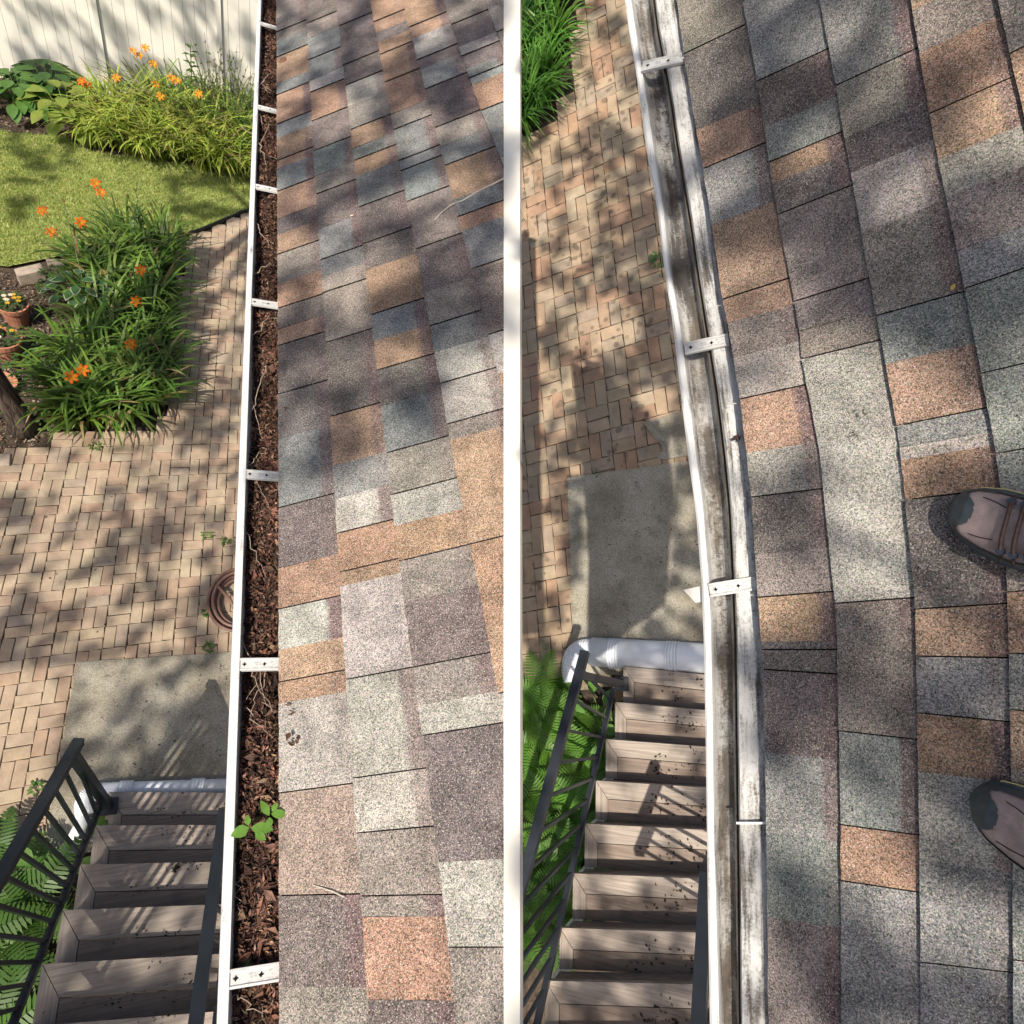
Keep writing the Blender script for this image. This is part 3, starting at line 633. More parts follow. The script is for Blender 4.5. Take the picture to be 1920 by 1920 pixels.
# ================================================================ FENCE
fen = thing('privacy_fence', L, (-2, 11.6, 0), 'white vinyl privacy fence behind the flower bed', 'fence')
fy = lambda x: 11.62 + .08 * (x + 2.2)
x = -6.2; posts = [-5.4, -3.83, -2.27, -.70, .85]
while x < 1.0:
    x2 = x + .148
    if not any(x - .02 < p < x2 + .02 for p in posts):
        mb = MB(); mb.prism([(x + .002, fy(x) - .012, 1.9), (x2 - .002, fy(x2) - .012, 1.9), (x2 - .002, fy(x2) + .012, 1.9), (x + .002, fy(x) + .012, 1.9)], (0, 0, -1.86)); part('board', mb, M_VINYL, fen)
    else:
        p = [p for p in posts if x - .02 < p < x2 + .02][0]
        for a, b in ((x + .002, p - .036), (p + .036, x2 - .002)):
            if b - a > .004:
                mb = MB(); mb.prism([(a, fy(a) - .012, 1.9), (b, fy(b) - .012, 1.9), (b, fy(b) + .012, 1.9), (a, fy(a) + .012, 1.9)], (0, 0, -1.86)); part('board', mb, M_VINYL, fen)
    x = x2
for p in posts:
    mb = MB(); mb.box(p - .034, p + .034, fy(p) - .045, fy(p) + .03, -.04, 1.98); part('post', mb, M_VINYL, fen)
for z in (.05, 1.86):
    mb = MB(); mb.prism([(-6.2, fy(-6.2) - .03, z), (1, fy(1) - .03, z), (1, fy(1) + .03, z), (-6.2, fy(-6.2) + .03, z)], (0, 0, -.1)); part('rail', mb, M_VINYL, fen)

# ================================================================ PLANTS
def strap(mb, base, az, Ln, wd, e0, e1, col):
    n = 7; p = np.array(base, float); d = V3(math.cos(az), math.sin(az), 0); s = V3(-d[1], d[0], 0); V = []; tw = random.uniform(-.3, .3)
    for i in range(n + 1):
        t = i / n; el = e0 + (e1 - e0) * t ** 1.25; k = wd * (1 - t) ** .55 * (.75 + .5 * min(1, t * 3)) if t < 1 else .0004
        sv = s * math.cos(tw * t) + V3(0, 0, 1) * math.sin(tw * t)
        V += [p - sv * k / 2, p + sv * k / 2]; p = p + (d * math.cos(el) + V3(0, 0, 1) * math.sin(el)) * Ln / n
    c0 = jit(col, .38); F = []; C_ = []
    for i in range(n): F.append((2 * i, 2 * i + 1, 2 * i + 3, 2 * i + 2)); m = .8 + .4 * i / n; C_.append(tuple(q * m for q in c0))
    mb.add(V, F, C_)
def daylily(site, c, n, Ln, col, label, group, flowers=(), spread=.13, wd=.017, dead=.05):
    r = thing('daylily', site, (c[0], c[1], -.02), label, 'daylily', group); mb = MB()
    for i in range(n):
        a = random.uniform(0, 6.28); rr = spread * math.sqrt(random.random()); b = (c[0] + rr * math.cos(a), c[1] + rr * math.sin(a), -.02)
        az = a + random.gauss(0, .7); l = Ln * random.uniform(.6, 1.15)
        cl = col if random.random() > dead else (.24, .17, .08)
        strap(mb, b, az, l, wd * random.uniform(.7, 1.2), math.radians(random.uniform(66, 88)), math.radians(random.uniform(-70, 5)), cl)
    part('leaves', mb, M_LEAF, r)
    for (x, y, h, kind) in flowers:
        b = V3(c[0] + random.uniform(-.08, .08), c[1] + random.uniform(-.08, .08), 0); t = V3(x, y, h)
        m2 = MB(); m2.tube([b, b * .45 + t * .55 + V3(0, 0, .08), t], [.004, .0035, .003], 5, (.13, .19, .06)); part('stem', m2, M_LEAF, r)
        m3 = MB()
        if kind == 'bud':
            for q in range(3):
                d = unit(V3(random.uniform(-.5, .5), random.uniform(-.5, .5), 1)); m3.tube([t, t + d * .03, t + d * .055], [.005, .008, .002], 6, random.choice([(.30, .24, .10), (.42, .25, .12), (.14, .2, .06)])); 
            part('bud', m3, M_PETAL, r)
        else:
            n0 = unit(V3(random.uniform(-.5, .4), random.uniform(-.9, -.3), 1)); ax = unit(np.cross(n0, (0, 1, .3))); ay = np.cross(n0, ax); off = random.random()
            for q in range(6):
                an = q * math.pi / 3 + off; d = ax * math.cos(an) + ay * math.sin(an); s = np.cross(n0, d); w_ = .034 if q % 2 else .025; V = []
                for i, (rr, hh, ww) in enumerate(((0, 0, .25), (.019, .024, .7), (.039, .035, .9), (.056, .027, .7), (.066, .008, .1))): cc = t + d * rr + n0 * hh; V += [cc - s * w_ * ww / 2, cc + s * w_ * ww / 2]
                cs = [(.55, .30, .03), (.62, .15, .012), (.65, .13, .010), (.60, .12, .012)] if kind == 'red' else [(.6, .38, .04), (.68, .27, .02), (.70, .25, .02), (.66, .24, .03)]
                m3.add(V, [(2 * i, 2 * i + 1, 2 * i + 3, 2 * i + 2) for i in range(4)], cs)
            part('flower', m3, M_PETAL, r)
    return r
def fl(px, py, h, kind='red'): p = PL(px, py, h); return (p[0], p[1], h, kind)
GDARK = (.08, .15, .025); GMID = (.115, .195, .032); GLITE = (.29, .35, .06)
# front bed
FB = [(-1.18, 5.25), (-1.42, 5.1), (-1.65, 5.02), (-1.15, 5.6), (-1.5, 5.5), (-1.78, 5.3), (-1.2, 6.0), (-1.55, 6.0), (-1.8, 5.8), (-1.22, 6.5), (-1.25, 6.95), (-1.6, 6.75), (-1.3, 7.4), (-1.65, 7.25), (-1.25, 7.85), (-1.6, 7.75), (-1.7, 6.35), (-1.85, 7.15)]
FLOW = {8: [fl(135, 707, .62), fl(158, 695, .62)], 10: [fl(247, 647, .6)], 9: [fl(257, 566, .62)], 11: [fl(265, 507, .62)], 13: [fl(152, 418, .75), fl(180, 345, .8)], 15: [fl(190, 363, .8)], 17: [fl(82, 397, .75), fl(97, 437, .7)],
        12: [fl(198, 515, .6, 'bud'), fl(244, 520, .6, 'bud'), fl(254, 360, .8, 'bud')], 14: [fl(240, 370, .75, 'bud'), fl(285, 385, .7, 'bud')], 16: [fl(172, 548, .6, 'bud'), fl(212, 580, .55, 'bud'), fl(120, 380, .75, 'bud')], 4: [fl(198, 638, .5, 'bud'), fl(285, 640, .5, 'bud')]}
LABF = {8: 'dark green daylily with the two lowest orange flowers', 10: 'daylily with one orange flower nearest the brick path', 9: 'daylily with an orange flower at the middle of the front bed', 11: 'daylily with an orange flower above the white-edged hosta', 13: 'tall-stalked daylily at the back of the front bed with two orange flowers against the lawn', 15: 'daylily with one orange flower standing against the mown lawn', 17: 'daylily with two orange flowers by the edging blocks'}
for i, c in enumerate(FB):
    daylily(L, c, 92 if i < 10 else 84, .66 if i < 9 else .68, GMID if i % 3 else GDARK, LABF.get(i, 'green daylily clump without open flowers in the front bed beside the brick path'), 'daylilies in the front bed', FLOW.get(i, ()), .17, .036)
# back bed along the fence
BBED = []
for i in range(11): BBED.append((-2.25 + i * .235, 10.15 + .12 * math.sin(i * 1.7)))
for i in range(10): BBED.append((-2.05 + i * .25, 10.6 + .1 * math.sin(i * 2.3)))
for i in range(7): BBED.append((-1.6 + i * .28, 11.1))
bfl = {11: [fl(155, 155, .75), fl(163, 160, .7), fl(220, 148, .8, 'yel')], 14: [fl(250, 98, 1.05, 'yel'), fl(273, 92, 1.1, 'yel'), fl(263, 107, 1.0, 'yel')], 15: [fl(288, 122, 1.0, 'yel'), fl(292, 160, .85, 'yel')], 16: [fl(302, 182, .7, 'yel')], 17: [fl(322, 148, .9, 'yel'), fl(332, 153, .9, 'yel')], 18: [fl(374, 178, .8, 'yel')], 24: [fl(367, 113, 1., 'bud'), fl(405, 125, .95, 'bud'), fl(395, 165, .8, 'bud')]}
LABB = {11: 'daylily at the left end of the fence bed with small orange flowers', 14: 'daylily with the three highest orange flowers against the white fence', 15: 'fence-bed daylily with two orange flowers below the highest ones', 16: 'fence-bed daylily with a single low orange flower', 17: 'fence-bed daylily with a pair of touching orange flowers', 18: 'fence-bed daylily with an orange flower nearest the gutter', 24: 'fence-bed daylily with faded buds near the gutter'}
for i, c in enumerate(BBED):
    daylily(L, c, 105, .80 if i < 11 else .95, GLITE if i < 18 else (.12, .19, .04), LABB.get(i, 'yellow-green daylily clump without open flowers along the white fence'), 'daylilies along the fence', bfl.get(i, ()), .16, .03, .08)
# thin wispy stalks by the fence
mb = MB()
for i in range(46):
    x = random.uniform(-.95, -.2); y = random.uniform(10.8, 11.45); h = random.uniform(.7, 1.35); a = random.uniform(-.3, .3)
    mb.tube([(x, y, 0), (x + a * .4, y, h * .6), (x + a, y - .05, h)], [.005, .004, .002], 4, jit((.16, .19, .08), .3))
    for k in range(5): flake(mb, (x + a * (.3 + .14 * k), y, h * (.5 + .1 * k)), .07, (.17, .21, .08), 1.5)
solo('wildflower_clump', mb, M_LEAF, L, (-.5, 11.2, 0), 'wispy thin-stalked plant against the fence next to the gutter', 'plant')
sp = thing('young_plant', L, (-1.1, 11.2, 0), 'upright leafy young plant standing out against the white fence', 'plant'); mb = MB(); tp = PL(357, 85, 1.15)
mb.tube([(-1.1, 11.2, 0), (tp[0], tp[1], 1.15)], .006, 5, (.1, .16, .05)); part('stem', mb, M_LEAF, sp)
mb = MB()
for k in range(16):
    t = .45 + .55 * k / 15; b = V3(-1.1, 11.2, 0) * (1 - t) + V3(tp[0], tp[1], 1.15) * t; a = k * 2.4; leafblade(mb, b, (math.cos(a), math.sin(a), .3), (0, 0, 1), .12, .06, (.07, .14, .03))
part('leaves', mb, M_LEAF, sp)
# hostas
def hosta(site, c, n, sz, col, label, edge=None, z=0.):
    r = thing('hosta', site, (c[0], c[1], z), label, 'hosta')
    for i in range(n):
        a = i * 2.4 + random.uniform(-.3, .3); rr = .35 * math.sqrt((i + .5) / n) * sz; h = .30 * sz * (1.1 - .6 * i / n); p = V3(c[0] + math.cos(a) * rr, c[1] + math.sin(a) * rr, z + h)
        mb = MB(); mb.tube([(c[0], c[1], z), p], .004, 4, col); d = V3(math.cos(a), math.sin(a), .1 - .5 * i / n)
        if edge: leafblade(mb, p - V3(0, 0, .003), d, (0, 0, 1), .21 * sz, .135 * sz, edge)
        leafblade(mb, p + V3(0, 0, .002), d, (0, 0, 1), .2 * sz * (.93 if edge else 1), .12 * sz * (.9 if edge else 1), col); part('leaf', mb, M_LEAF, r, True)
hosta(L, (-1.9, 6.62), 26, .72, (.06, .14, .05), 'white-edged blue-green hosta in the front bed', (.40, .45, .30), .16)
hosta(L, (-3.2, 10.7), 60, 1.15, (.09, .19, .04), 'dark green broad-leaved hosta by the fence at the far left')
hosta(L, (-2.62, 10.5), 32, 1.3, (.22, .28, .05), 'yellow-green hosta between the dark hosta and the daylilies')
hosta(L, (-2.9, 11.1), 60, 1.2, (.05, .12, .03), 'small dark-leaved plant tucked against the fence at the far left')
def leafy(site, c, n, rad, h, size, col, label, name='ground_cover_plant', cat='plant'):
    mb = MB()
    for i in range(n):
        a = random.uniform(0, 6.28); rr = rad * math.sqrt(random.random()); p = V3(c[0] + rr * math.cos(a), c[1] + rr * math.sin(a), random.uniform(.0, h)); d = V3(math.cos(a) + random.gauss(0, .5), math.sin(a) + random.gauss(0, .5), random.uniform(-.2, .6))
        leafblade(mb, p, d, (0, 0, 1), size * random.uniform(.6, 1.2), size * .55, col)
    return solo(name, mb, M_LEAF, site, (c[0], c[1], 0), label, cat, kind='stuff' if name == 'ground_cover_plant' else None)
leafy(L, (-2.25, 5.75), 260, .3, .18, .05, (.06, .13, .04), 'low dark green plant beside the terracotta pots')
leafy(L, (-2.1, 6.9), 200, .3, .15, .045, (.07, .13, .04), 'low leafy plant between the edging blocks and the hosta')
leafy(L, (-2.0, 7.35), 120, .18, .3, .07, (.06, .14, .04), 'leafy stem plant behind the upright edging block')
leafy(L, (-1.0, 10.75), 160, .25, .45, .07, (.06, .17, .06), 'blue-green leafy plant in the middle of the fence bed')
leafy(L, (-1.85, 4.95), 160, .2, .12, .05, (.13, .2, .05), 'pale green weed at the front corner of the daylily bed')
for (x, y), s_, lab in (((388, 1006), .06, 'larger weed growing between the pavers near the gutter'), ((424, 1018), .05, 'weed between the pavers touching the gutter edge'), ((390, 1216), .05, 'weed at the slab corner'), ((180, 838), .07, 'weed at the edge of the daylily bed'), ((388, 1150), .04, 'tiny weed beside the coiled hose'), ((70, 1478), .06, 'weed between pavers beside the railing post')):
    p = PL(x, y); leafy(L, p, 26, s_ * .7, .04, .03, (.09, .18, .04), lab, 'weed', 'weed')
p = PR(1236, 492); leafy(R, p, 50, .07, .06, .035, (.08, .19, .05), 'green weed between pavers under the emptied gutter', 'weed', 'weed')
p = PR(1120, 888); leafy(R, p, 16, .03, .03, .02, (.1, .2, .06), 'tiny weed at the slab edge below the emptied gutter', 'weed', 'weed')
# right-hand daylilies
for i, (c, n) in enumerate((((-2.15, 5.55), 130), ((-2.35, 5.3), 120), ((-2.05, 6.1), 130), ((-2.45, 5.75), 120), ((-2.0, 6.75), 120), ((-2.4, 6.35), 110), ((-2.0, 7.35), 110), ((-2.45, 7.1), 100), ((-2.75, 5.5), 90), ((-2.8, 6.2), 90))):
    daylily(R, c, n, .68, (.085, .21, .03), 'bright green daylily clump beside the spotted brick patio', 'daylilies by the spotted patio', (), .13, .024, .02)
# ferns
def fern(site, c, n, Ln, col, label, group):
    r = thing('fern', site, (c[0], c[1], 0), label, 'fern', group)
    for i in range(n):
        a = i * 6.28 / n + random.uniform(-.3, .3); l = Ln * random.uniform(.75, 1.15); e0, e1 = math.radians(random.uniform(50, 75)), math.radians(random.uniform(-35, -5)); p = V3(c[0], c[1], .02); d = V3(math.cos(a), math.sin(a), 0); s = V3(-d[1], d[0], 0); mb = MB(); m = 20; P_ = [p]; c0 = jit(col, .2)
        for k in range(m):
            t = k / m; el = e0 + (e1 - e0) * t; dd = d * math.cos(el) + V3(0, 0, 1) * math.sin(el); q = p + dd * l / m; P_.append(q)
            wl = l * .22 * (math.sin(math.pi * min(1, .12 + t * .9)) ** .8)
            for sg in (-1, 1):
                tip = q + s * sg * wl + dd * wl * .35 - V3(0, 0, .12 * wl); bw = dd * l / m * .55; md = (q + tip) / 2
                mb.add([q - bw * .6, md - bw * .75, tip, md + bw * .75, q + bw * .6], [(0, 1, 3, 4), (1, 2, 3)] if sg < 0 else [(4, 3, 1, 0), (3, 2, 1)], c0)
            p = q
        mb.tube(P_, .0025, 3, (.1, .14, .04), False); part('frond', mb, M_LEAF, r)
FC = (.10, .22, .03)
for i, c in enumerate(((-1.62, .95), (-1.7, .55), (-1.55, .3), (-1.85, .85), (-1.5, 0), (-1.9, .3), (-1.4, .65))):
    fern(L, c, 9, .5, (.065, .14, .025), 'green fern beside the left staircase, behind its railing', 'ferns beside the left staircase')
for i, c in enumerate(((-1.72, -.75), (-1.95, -.55), (-1.6, -1.05), (-1.95, -1.0), (-2.2, -.8), (-1.6, -1.4), (-1.85, -1.45), (-2.15, -1.3), (-1.65, -1.8), (-1.95, -1.9), (-2.3, -1.7), (-1.75, -2.2), (-2.1, -2.3))):
    fern(R, c, 10, .46, FC, 'bright green fern beside the right staircase, behind its railing', 'ferns beside the right staircase')
for c, lab in (((-1.50, -.72), 'broad-leaved plant near the foot of the right staircase'), ((-1.6, -1.65), 'broad-leaved plant among the right-hand ferns')): hosta(R, c, 8, .75, (.13, .27, .06), lab)
hosta(L, (-1.22, .85), 6, .9, (.12, .22, .05), 'broad green leaves below the white drain pipe by the railing')

# ================================================================ POTS, BLOCKS, HOSE
def lathe(mb, c, prof, n=24, col=(1, 1, 1)):
    V = [V3(c[0] + r * math.cos(2 * math.pi * k / n), c[1] + r * math.sin(2 * math.pi * k / n), c[2] + z) for r, z in prof for k in range(n)]
    mb.add(V, [(i * n + k, i * n + (k + 1) % n, (i + 1) * n + (k + 1) % n, (i + 1) * n + k) for i in range(len(prof) - 1) for k in range(n)], col)
def pot(c, s, label, flowers):
    r = thing('terracotta_pot', L, c, label, 'pot'); mb = MB()
    lathe(mb, c, [(.0, 0), (.10 * s, 0), (.135 * s, .2 * s), (.15 * s, .2 * s), (.155 * s, .25 * s), (.135 * s, .25 * s), (.128 * s, .21 * s)]); part('body', mb, M_TERRA, r, False)
    mb = MB(); lathe(mb, c, [(.0, .22 * s), (.129 * s, .212 * s)]); part('potting_soil', mb, M_SOIL, r)
    mb = MB(); top = V3(c[0], c[1], c[2] + .22 * s)
    for i in range(90): a = random.uniform(0, 6.28); rr = .12 * s * math.sqrt(random.random()); leafblade(mb, top + V3(math.cos(a) * rr, math.sin(a) * rr, random.uniform(0, .09)), (math.cos(a), math.sin(a), .4), (0, 0, 1), .05, .025, (.06, .12, .03))
    part('foliage', mb, M_LEAF, r)
    for i in range(flowers):
        a = random.uniform(0, 6.28); rr = .1 * s * math.sqrt(random.random()); t = top + V3(math.cos(a) * rr, math.sin(a) * rr, .1); mb = MB(); cc = random.choice([(.7, .65, .5), (.65, .4, .05)])
        for q in range(7): an = q * .9; leafblade(mb, t, (math.cos(an), math.sin(an), .2), (0, 0, 1), .025, .016, cc)
        part('flower', mb, M_PETAL, r)
pot(V3(-2.47, 6.35, -.03), .95, 'terracotta pot with small white and yellow flowers, farther from the tree trunk', 9)
pot(V3(-2.44, 5.80, -.03), 1.05, 'wide-rimmed terracotta pot at the left edge, nearest the tree trunk', 3)
mb = MB(); c = V3(-2.45, 5.38, 0); lathe(mb, c, [(0, 0), (.12, 0), (.15, .03), (.16, .03), (.13, .0)]); solo('terracotta_saucer', mb, M_TERRA, L, c, 'tilted terracotta saucer in the mulch below the pots', 'saucer')
def block(name, c, l, w_, h, ang, tilt, label):
    mb = MB(); cs, sn = math.cos(ang), math.sin(ang); P_ = []; 
    for sx, sy in ((-1, -1), (1, -1), (1, 1), (-1, 1)): x, y = sx * l / 2, sy * w_ / 2; P_.append(V3(c[0] + x * cs - y * sn, c[1] + x * sn + y * cs, c[2] + h + tilt * sx * .02))
    mb.prism(P_, (0, 0, -h)); o = solo(name, mb, M_STONE, L, c, label, 'edging block'); bv = o.modifiers.new('bevel', 'BEVEL'); bv.width = .008; bv.segments = 2
block('edging_block', V3(-2.47, 7.07, -.03), .26, .13, .14, .45, 1, 'light tan edging block at the left edge of the lawn')
block('edging_block', V3(-2.22, 7.28, -.03), .24, .12, .13, .35, -1, 'darker edging block half hidden by leaves behind the light one')
block('edging_block', V3(-1.93, 7.46, -.03), .22, .12, .12, .3, 0, 'edging block mostly hidden in the foliage farthest from the pots')
block('edging_block', V3(-2.33, 4.42, -.03), .30, .14, .05, .12, 0, 'flat clay edging piece at the left corner of the mulch bed')
mb = MB(); ctr = PL(446, 1130, .0)
for k, (rr, zz, dx, dy) in enumerate(((.19, .017, 0, 0), (.165, .018, .01, .02), (.205, .046, -.004, .012), (.15, .047, .015, -.01), (.18, .074, .006, .004))):
    mb.tube([V3(ctr[0] + dx + rr * 1.15 * math.cos(t), ctr[1] + dy + rr * 1.5 * math.sin(t), zz + .004 * math.sin(3 * t + k)) for t in np.linspace(.0, 6.2832, 40)], .0145, 8)
mb.tube([V3(ctr[0] - .16, ctr[1] + .12, .09), V3(ctr[0] - .06, ctr[1] - .02, .1), V3(ctr[0], ctr[1] - .16, .09)], .0145, 8)
solo('garden_hose', mb, M_HOSE, L, (ctr[0], ctr[1], 0), 'coiled brown garden hose on the pavers beside the gutter', 'hose', smooth=True)

# ================================================================ STAIRS, RAILINGS, PIPES
def stairs(site, label, ys, rise, xl, xr, nose, retw, sk, xref):
    r = thing('staircase', site, (xr - .5, ys[0], 0), label, 'stairs')
    for k, y in enumerate(ys):
        z = rise * (k + 1); x0 = xl(k); yb = ys[k + 1] - .03 if k + 1 < len(ys) else y - .3; t = .028; g = .0018; h = sk(k)
        S = lambda P_: [(px, py + h * (px - xref), pz) for px, py, pz in P_]
        root = MB(); root.prism(S([(x0, y, z), (x0 + retw, y - nose, z), (xr, y - nose, z), (xr, y, z)]), (0, 0, -t)); tr = part('tread', root, M_TREADX, r)
        m = MB(); m.prism(S([(x0 - g, y - g * 2, z), (x0 - g, yb, z), (x0 + retw - g, yb, z), (x0 + retw - g, y - nose - g * 2, z)]), (0, 0, -t)); part('side_board', m, M_TREADY, tr)
        m = MB(); m.prism(S([(x0 + retw + g, y - nose - g * 3, z - .003), (x0 + retw + g, yb, z - .003), (xr, yb, z - .003), (xr, y - nose - g * 3, z - .003)]), (0, 0, -t + .004)); part('inset_board', m, M_INSET, tr)
        m = MB(); m.prism(S([(x0 + .015, y - .045, z - t - .001), (xr, y - .045, z - t - .001), (xr, y - .025, z - t - .001), (x0 + .015, y - .025, z - t - .001)]), (0, 0, -rise + t + .002)); part('riser', m, M_INSET, r)
        m = MB(); m.prism(S([(x0 + .004, yb - .02, z - t - .002), (x0 + .026, yb - .02, z - t - .002), (x0 + .026, y - .02, z - t - .002), (x0 + .004, y - .02, z - t - .002)]), (0, 0, -rise - .17)); part('side_skirt', m, M_VINYL, r)
    return r
ysL = [1.291, 1.039, .784, .526, .265, .005, -.255]; RISE = .18
stairs(L, 'taupe composite staircase in deep shade under the leaf-clogged gutter', ysL, RISE, lambda k: -1.0 - .017 * k, .25, .15, .10, lambda k: -.15, -.66)
ysR = [-.268, -.519, -.757, -.999, -1.226, -1.465, -1.701, -1.897, -2.13]
stairs(R, 'taupe composite staircase with dappled light beneath the emptied gutter', ysR, RISE, lambda k: -1.27 - .022 * k, .25, .115, .085, lambda k: -.05 + .036 * k, -.9)
def railing(site, label, A, B, a, b, post_base, nb, cat='railing', tw=.058):
    """A-B top rail, a-b bottom rail; balusters between."""
    r = thing('stair_railing', site, post_base if post_base is not None else a, label, cat)
    m = MB(); m.bar(A, B, tw, .05); part('top_rail', m, M_BLACK, r)
    m = MB(); m.bar(a, b, .034, .034); part('bottom_rail', m, M_BLACK, r)
    A, B, a, b = (np.array(q) for q in (A, B, a, b))
    for i in range(nb):
        t = (i + .6) / nb; m = MB(); m.bar(a + (b - a) * t, A + (B - A) * t, .019, .019, up=(0, 1, 0)); part('baluster', m, M_BLACK, r)
    if post_base is not None:
        p = np.array(post_base); t = A + (B - A) * .05; m = MB(); m.bar(p, t, .052, .052, up=(0, 1, 0)); po = part('post', m, M_BLACK, r)
        m = MB(); m.prism([p + V3(x, y, .022) for x, y in ((-.055, -.055), (.055, -.055), (.055, .055), (-.055, .055))], (0, 0, -.02)); part('post_base', m, M_BLACK, po)
    return r
A = PL(148, 1390, 1.14); B = PL(25, 1602, 1.58); A2 = A + (B - A) * 2.6
a = PL(187, 1512, .33); b = PL(52, 1850, 1.12); a2 = a + (b - a) * 1.4
railing(L, 'black metal stair railing on the garden side of the shaded staircase', A, A2, a, a2, PL(204, 1513, .181), 15)
A = PL(420, 1520, 1.35); B = PL(368, 1915, 1.98); railing(L, 'black railing half hidden under the leaf-clogged gutter', A, B + (B - A) * .3, A - V3(-.04, 0, .85), B - V3(-.04, 0, .85) + (B - A) * .3, None, 9)
A = PR(1097, 1222, 1.12); B = PR(984, 1640, 1.68); A2 = A + (B - A) * 2.4
a = PR(1150, 1292, .34); b = PR(1020, 1862, 1.50); a2 = a + (b - a) * 1.25
railing(R, 'black metal stair railing on the fern side of the dappled staircase', A, A2, a, a2, PR(1166, 1282, .181), 16)
A = PR(1324, 1640, 1.9); B = PR(1311, 1900, 2.3); railing(R, 'black railing just showing under the emptied gutter', A, B + (B - A) * .3, A - V3(-.05, 0, .85), B - V3(-.05, 0, .85) + (B - A) * .3, None, 6)
def pipe(site, label, pts, rad, joints, flat=1.0):
    r = thing('drain_pipe', site, pts[0], label, 'drain pipe'); pts = [np.array(p, float) for p in pts]
    for i in range(len(pts) - 1):
        m = MB(); m.tube([pts[i], pts[i + 1]], rad, 20); part('pipe_section', m, M_PIPE, r, True)
    for (p, d) in joints:
        p = np.array(p, float); d = unit(d); m = MB(); P_ = []; rr = []
        for k in range(9): P_.append(p + d * (k - 4) * .0115); rr.append(rad * (1.09 if k % 2 == 0 else 1.03))
        m.tube(P_, rr, 20); part('coupler', m, M_PIPE, r)
def flex(mbp, root, pts, rad):
    P_ = []; rr = []
    pts = [np.array(p, float) for p in pts]; N = 46
    for i in range(N):
        t = i / (N - 1); p = (1 - t) ** 2 * pts[0] + 2 * t * (1 - t) * pts[1] + t * t * pts[2]; P_.append(p); rr.append(rad * (1.07 if i % 2 else .99))
    m = MB(); m.tube(P_, rr, 18); part('flexible_elbow', m, M_PIPE, root)
p1 = PL(190, 1484, .06); p2 = PL(290, 1479, .06); p3 = PL(440, 1475, .06)
pipe(L, 'white plastic drain pipe lying across the foot of the shaded staircase', [p1, p3], .06, [(PL(236, 1481, .06), p3 - p1), (PL(370, 1476, .06), p3 - p1)])
rt = [o for o in COL.objects if o.name.startswith('drain_pipe')][-1]
flex(None, rt, [p1, p1 + V3(-.14, .0, 0), PL(163, 1530, .06)], .06)
m = MB(); e = PL(163, 1530, .06); m.tube([e, PL(122, 1605, .03)], [.05, .045], 18); part('pipe_end', m, M_PIPE, rt, True)
q1 = PR(1110, 1222, .09); q3 = PR(1345, 1236, .09)
pipe(R, 'white plastic drain pipe across the foot of the dappled staircase', [q1, q3], .118, [(PR(1155, 1226, .09), q3 - q1), (PR(1262, 1232, .09), q3 - q1)])
rt = [o for o in COL.objects if o.name.startswith('drain_pipe')][-1]
flex(None, rt, [q1, q1 + V3(-.2, .02, 0), PR(1078, 1275, .06)], .1)
# debris on treads and slabs
def debris(site, spots, label, base):
    mb = MB()
    for (c, z, sx, sy, n, s) in spots:
        for i in range(n): flake(mb, (c[0] + random.gauss(0, sx), c[1] + random.gauss(0, sy), z + .004), random.uniform(*s), jit((.03, .022, .017), .5), .35)
    solo('leaf_debris', mb, M_LITTER, site, base, label, 'leaf debris', kind='stuff')
sp_ = []
for k, y in enumerate(ysL[:6]):
    z = RISE * (k + 1)
    for _ in range(6): sp_.append(((random.uniform(-.75, -.15), y - random.uniform(.02, .22)), z, .03, .012, 5, (.008, .022)))
    sp_.append(((-.45, y - .155), z, .25, .006, 16, (.006, .014)))
sp_.append((PL(327, 1630, .54), .54, .018, .018, 22, (.012, .03)))
for _ in range(70): sp_.append(((random.uniform(-1.2, -.2), random.uniform(1.45, 2.3)), .02, .02, .02, 3, (.006, .02)))
for _ in range(60): sp_.append(((random.uniform(-1.8, -.3), random.uniform(2.5, 4.5)), .001, .02, .02, 1, (.008, .025)))
debris(L, sp_, 'dark scattered leaf bits on the shaded stairs and slab', (-.5, 1, 0))
sp_ = []
for k, y in enumerate(ysR[:8]):
    z = RISE * (k + 1)
    for _ in range(11): sp_.append(((random.uniform(-.95, -.4), y - random.uniform(.02, .21)), z, .04, .025, 6, (.008, .028)))
for _ in range(60): sp_.append(((random.uniform(-1.5, -.6), random.uniform(0, 1.4)), .02, .02, .03, 4, (.007, .02)))
debris(R, sp_, 'dark wet leaf bits rinsed onto the dappled stairs and slab', (-.5, 0, 0))

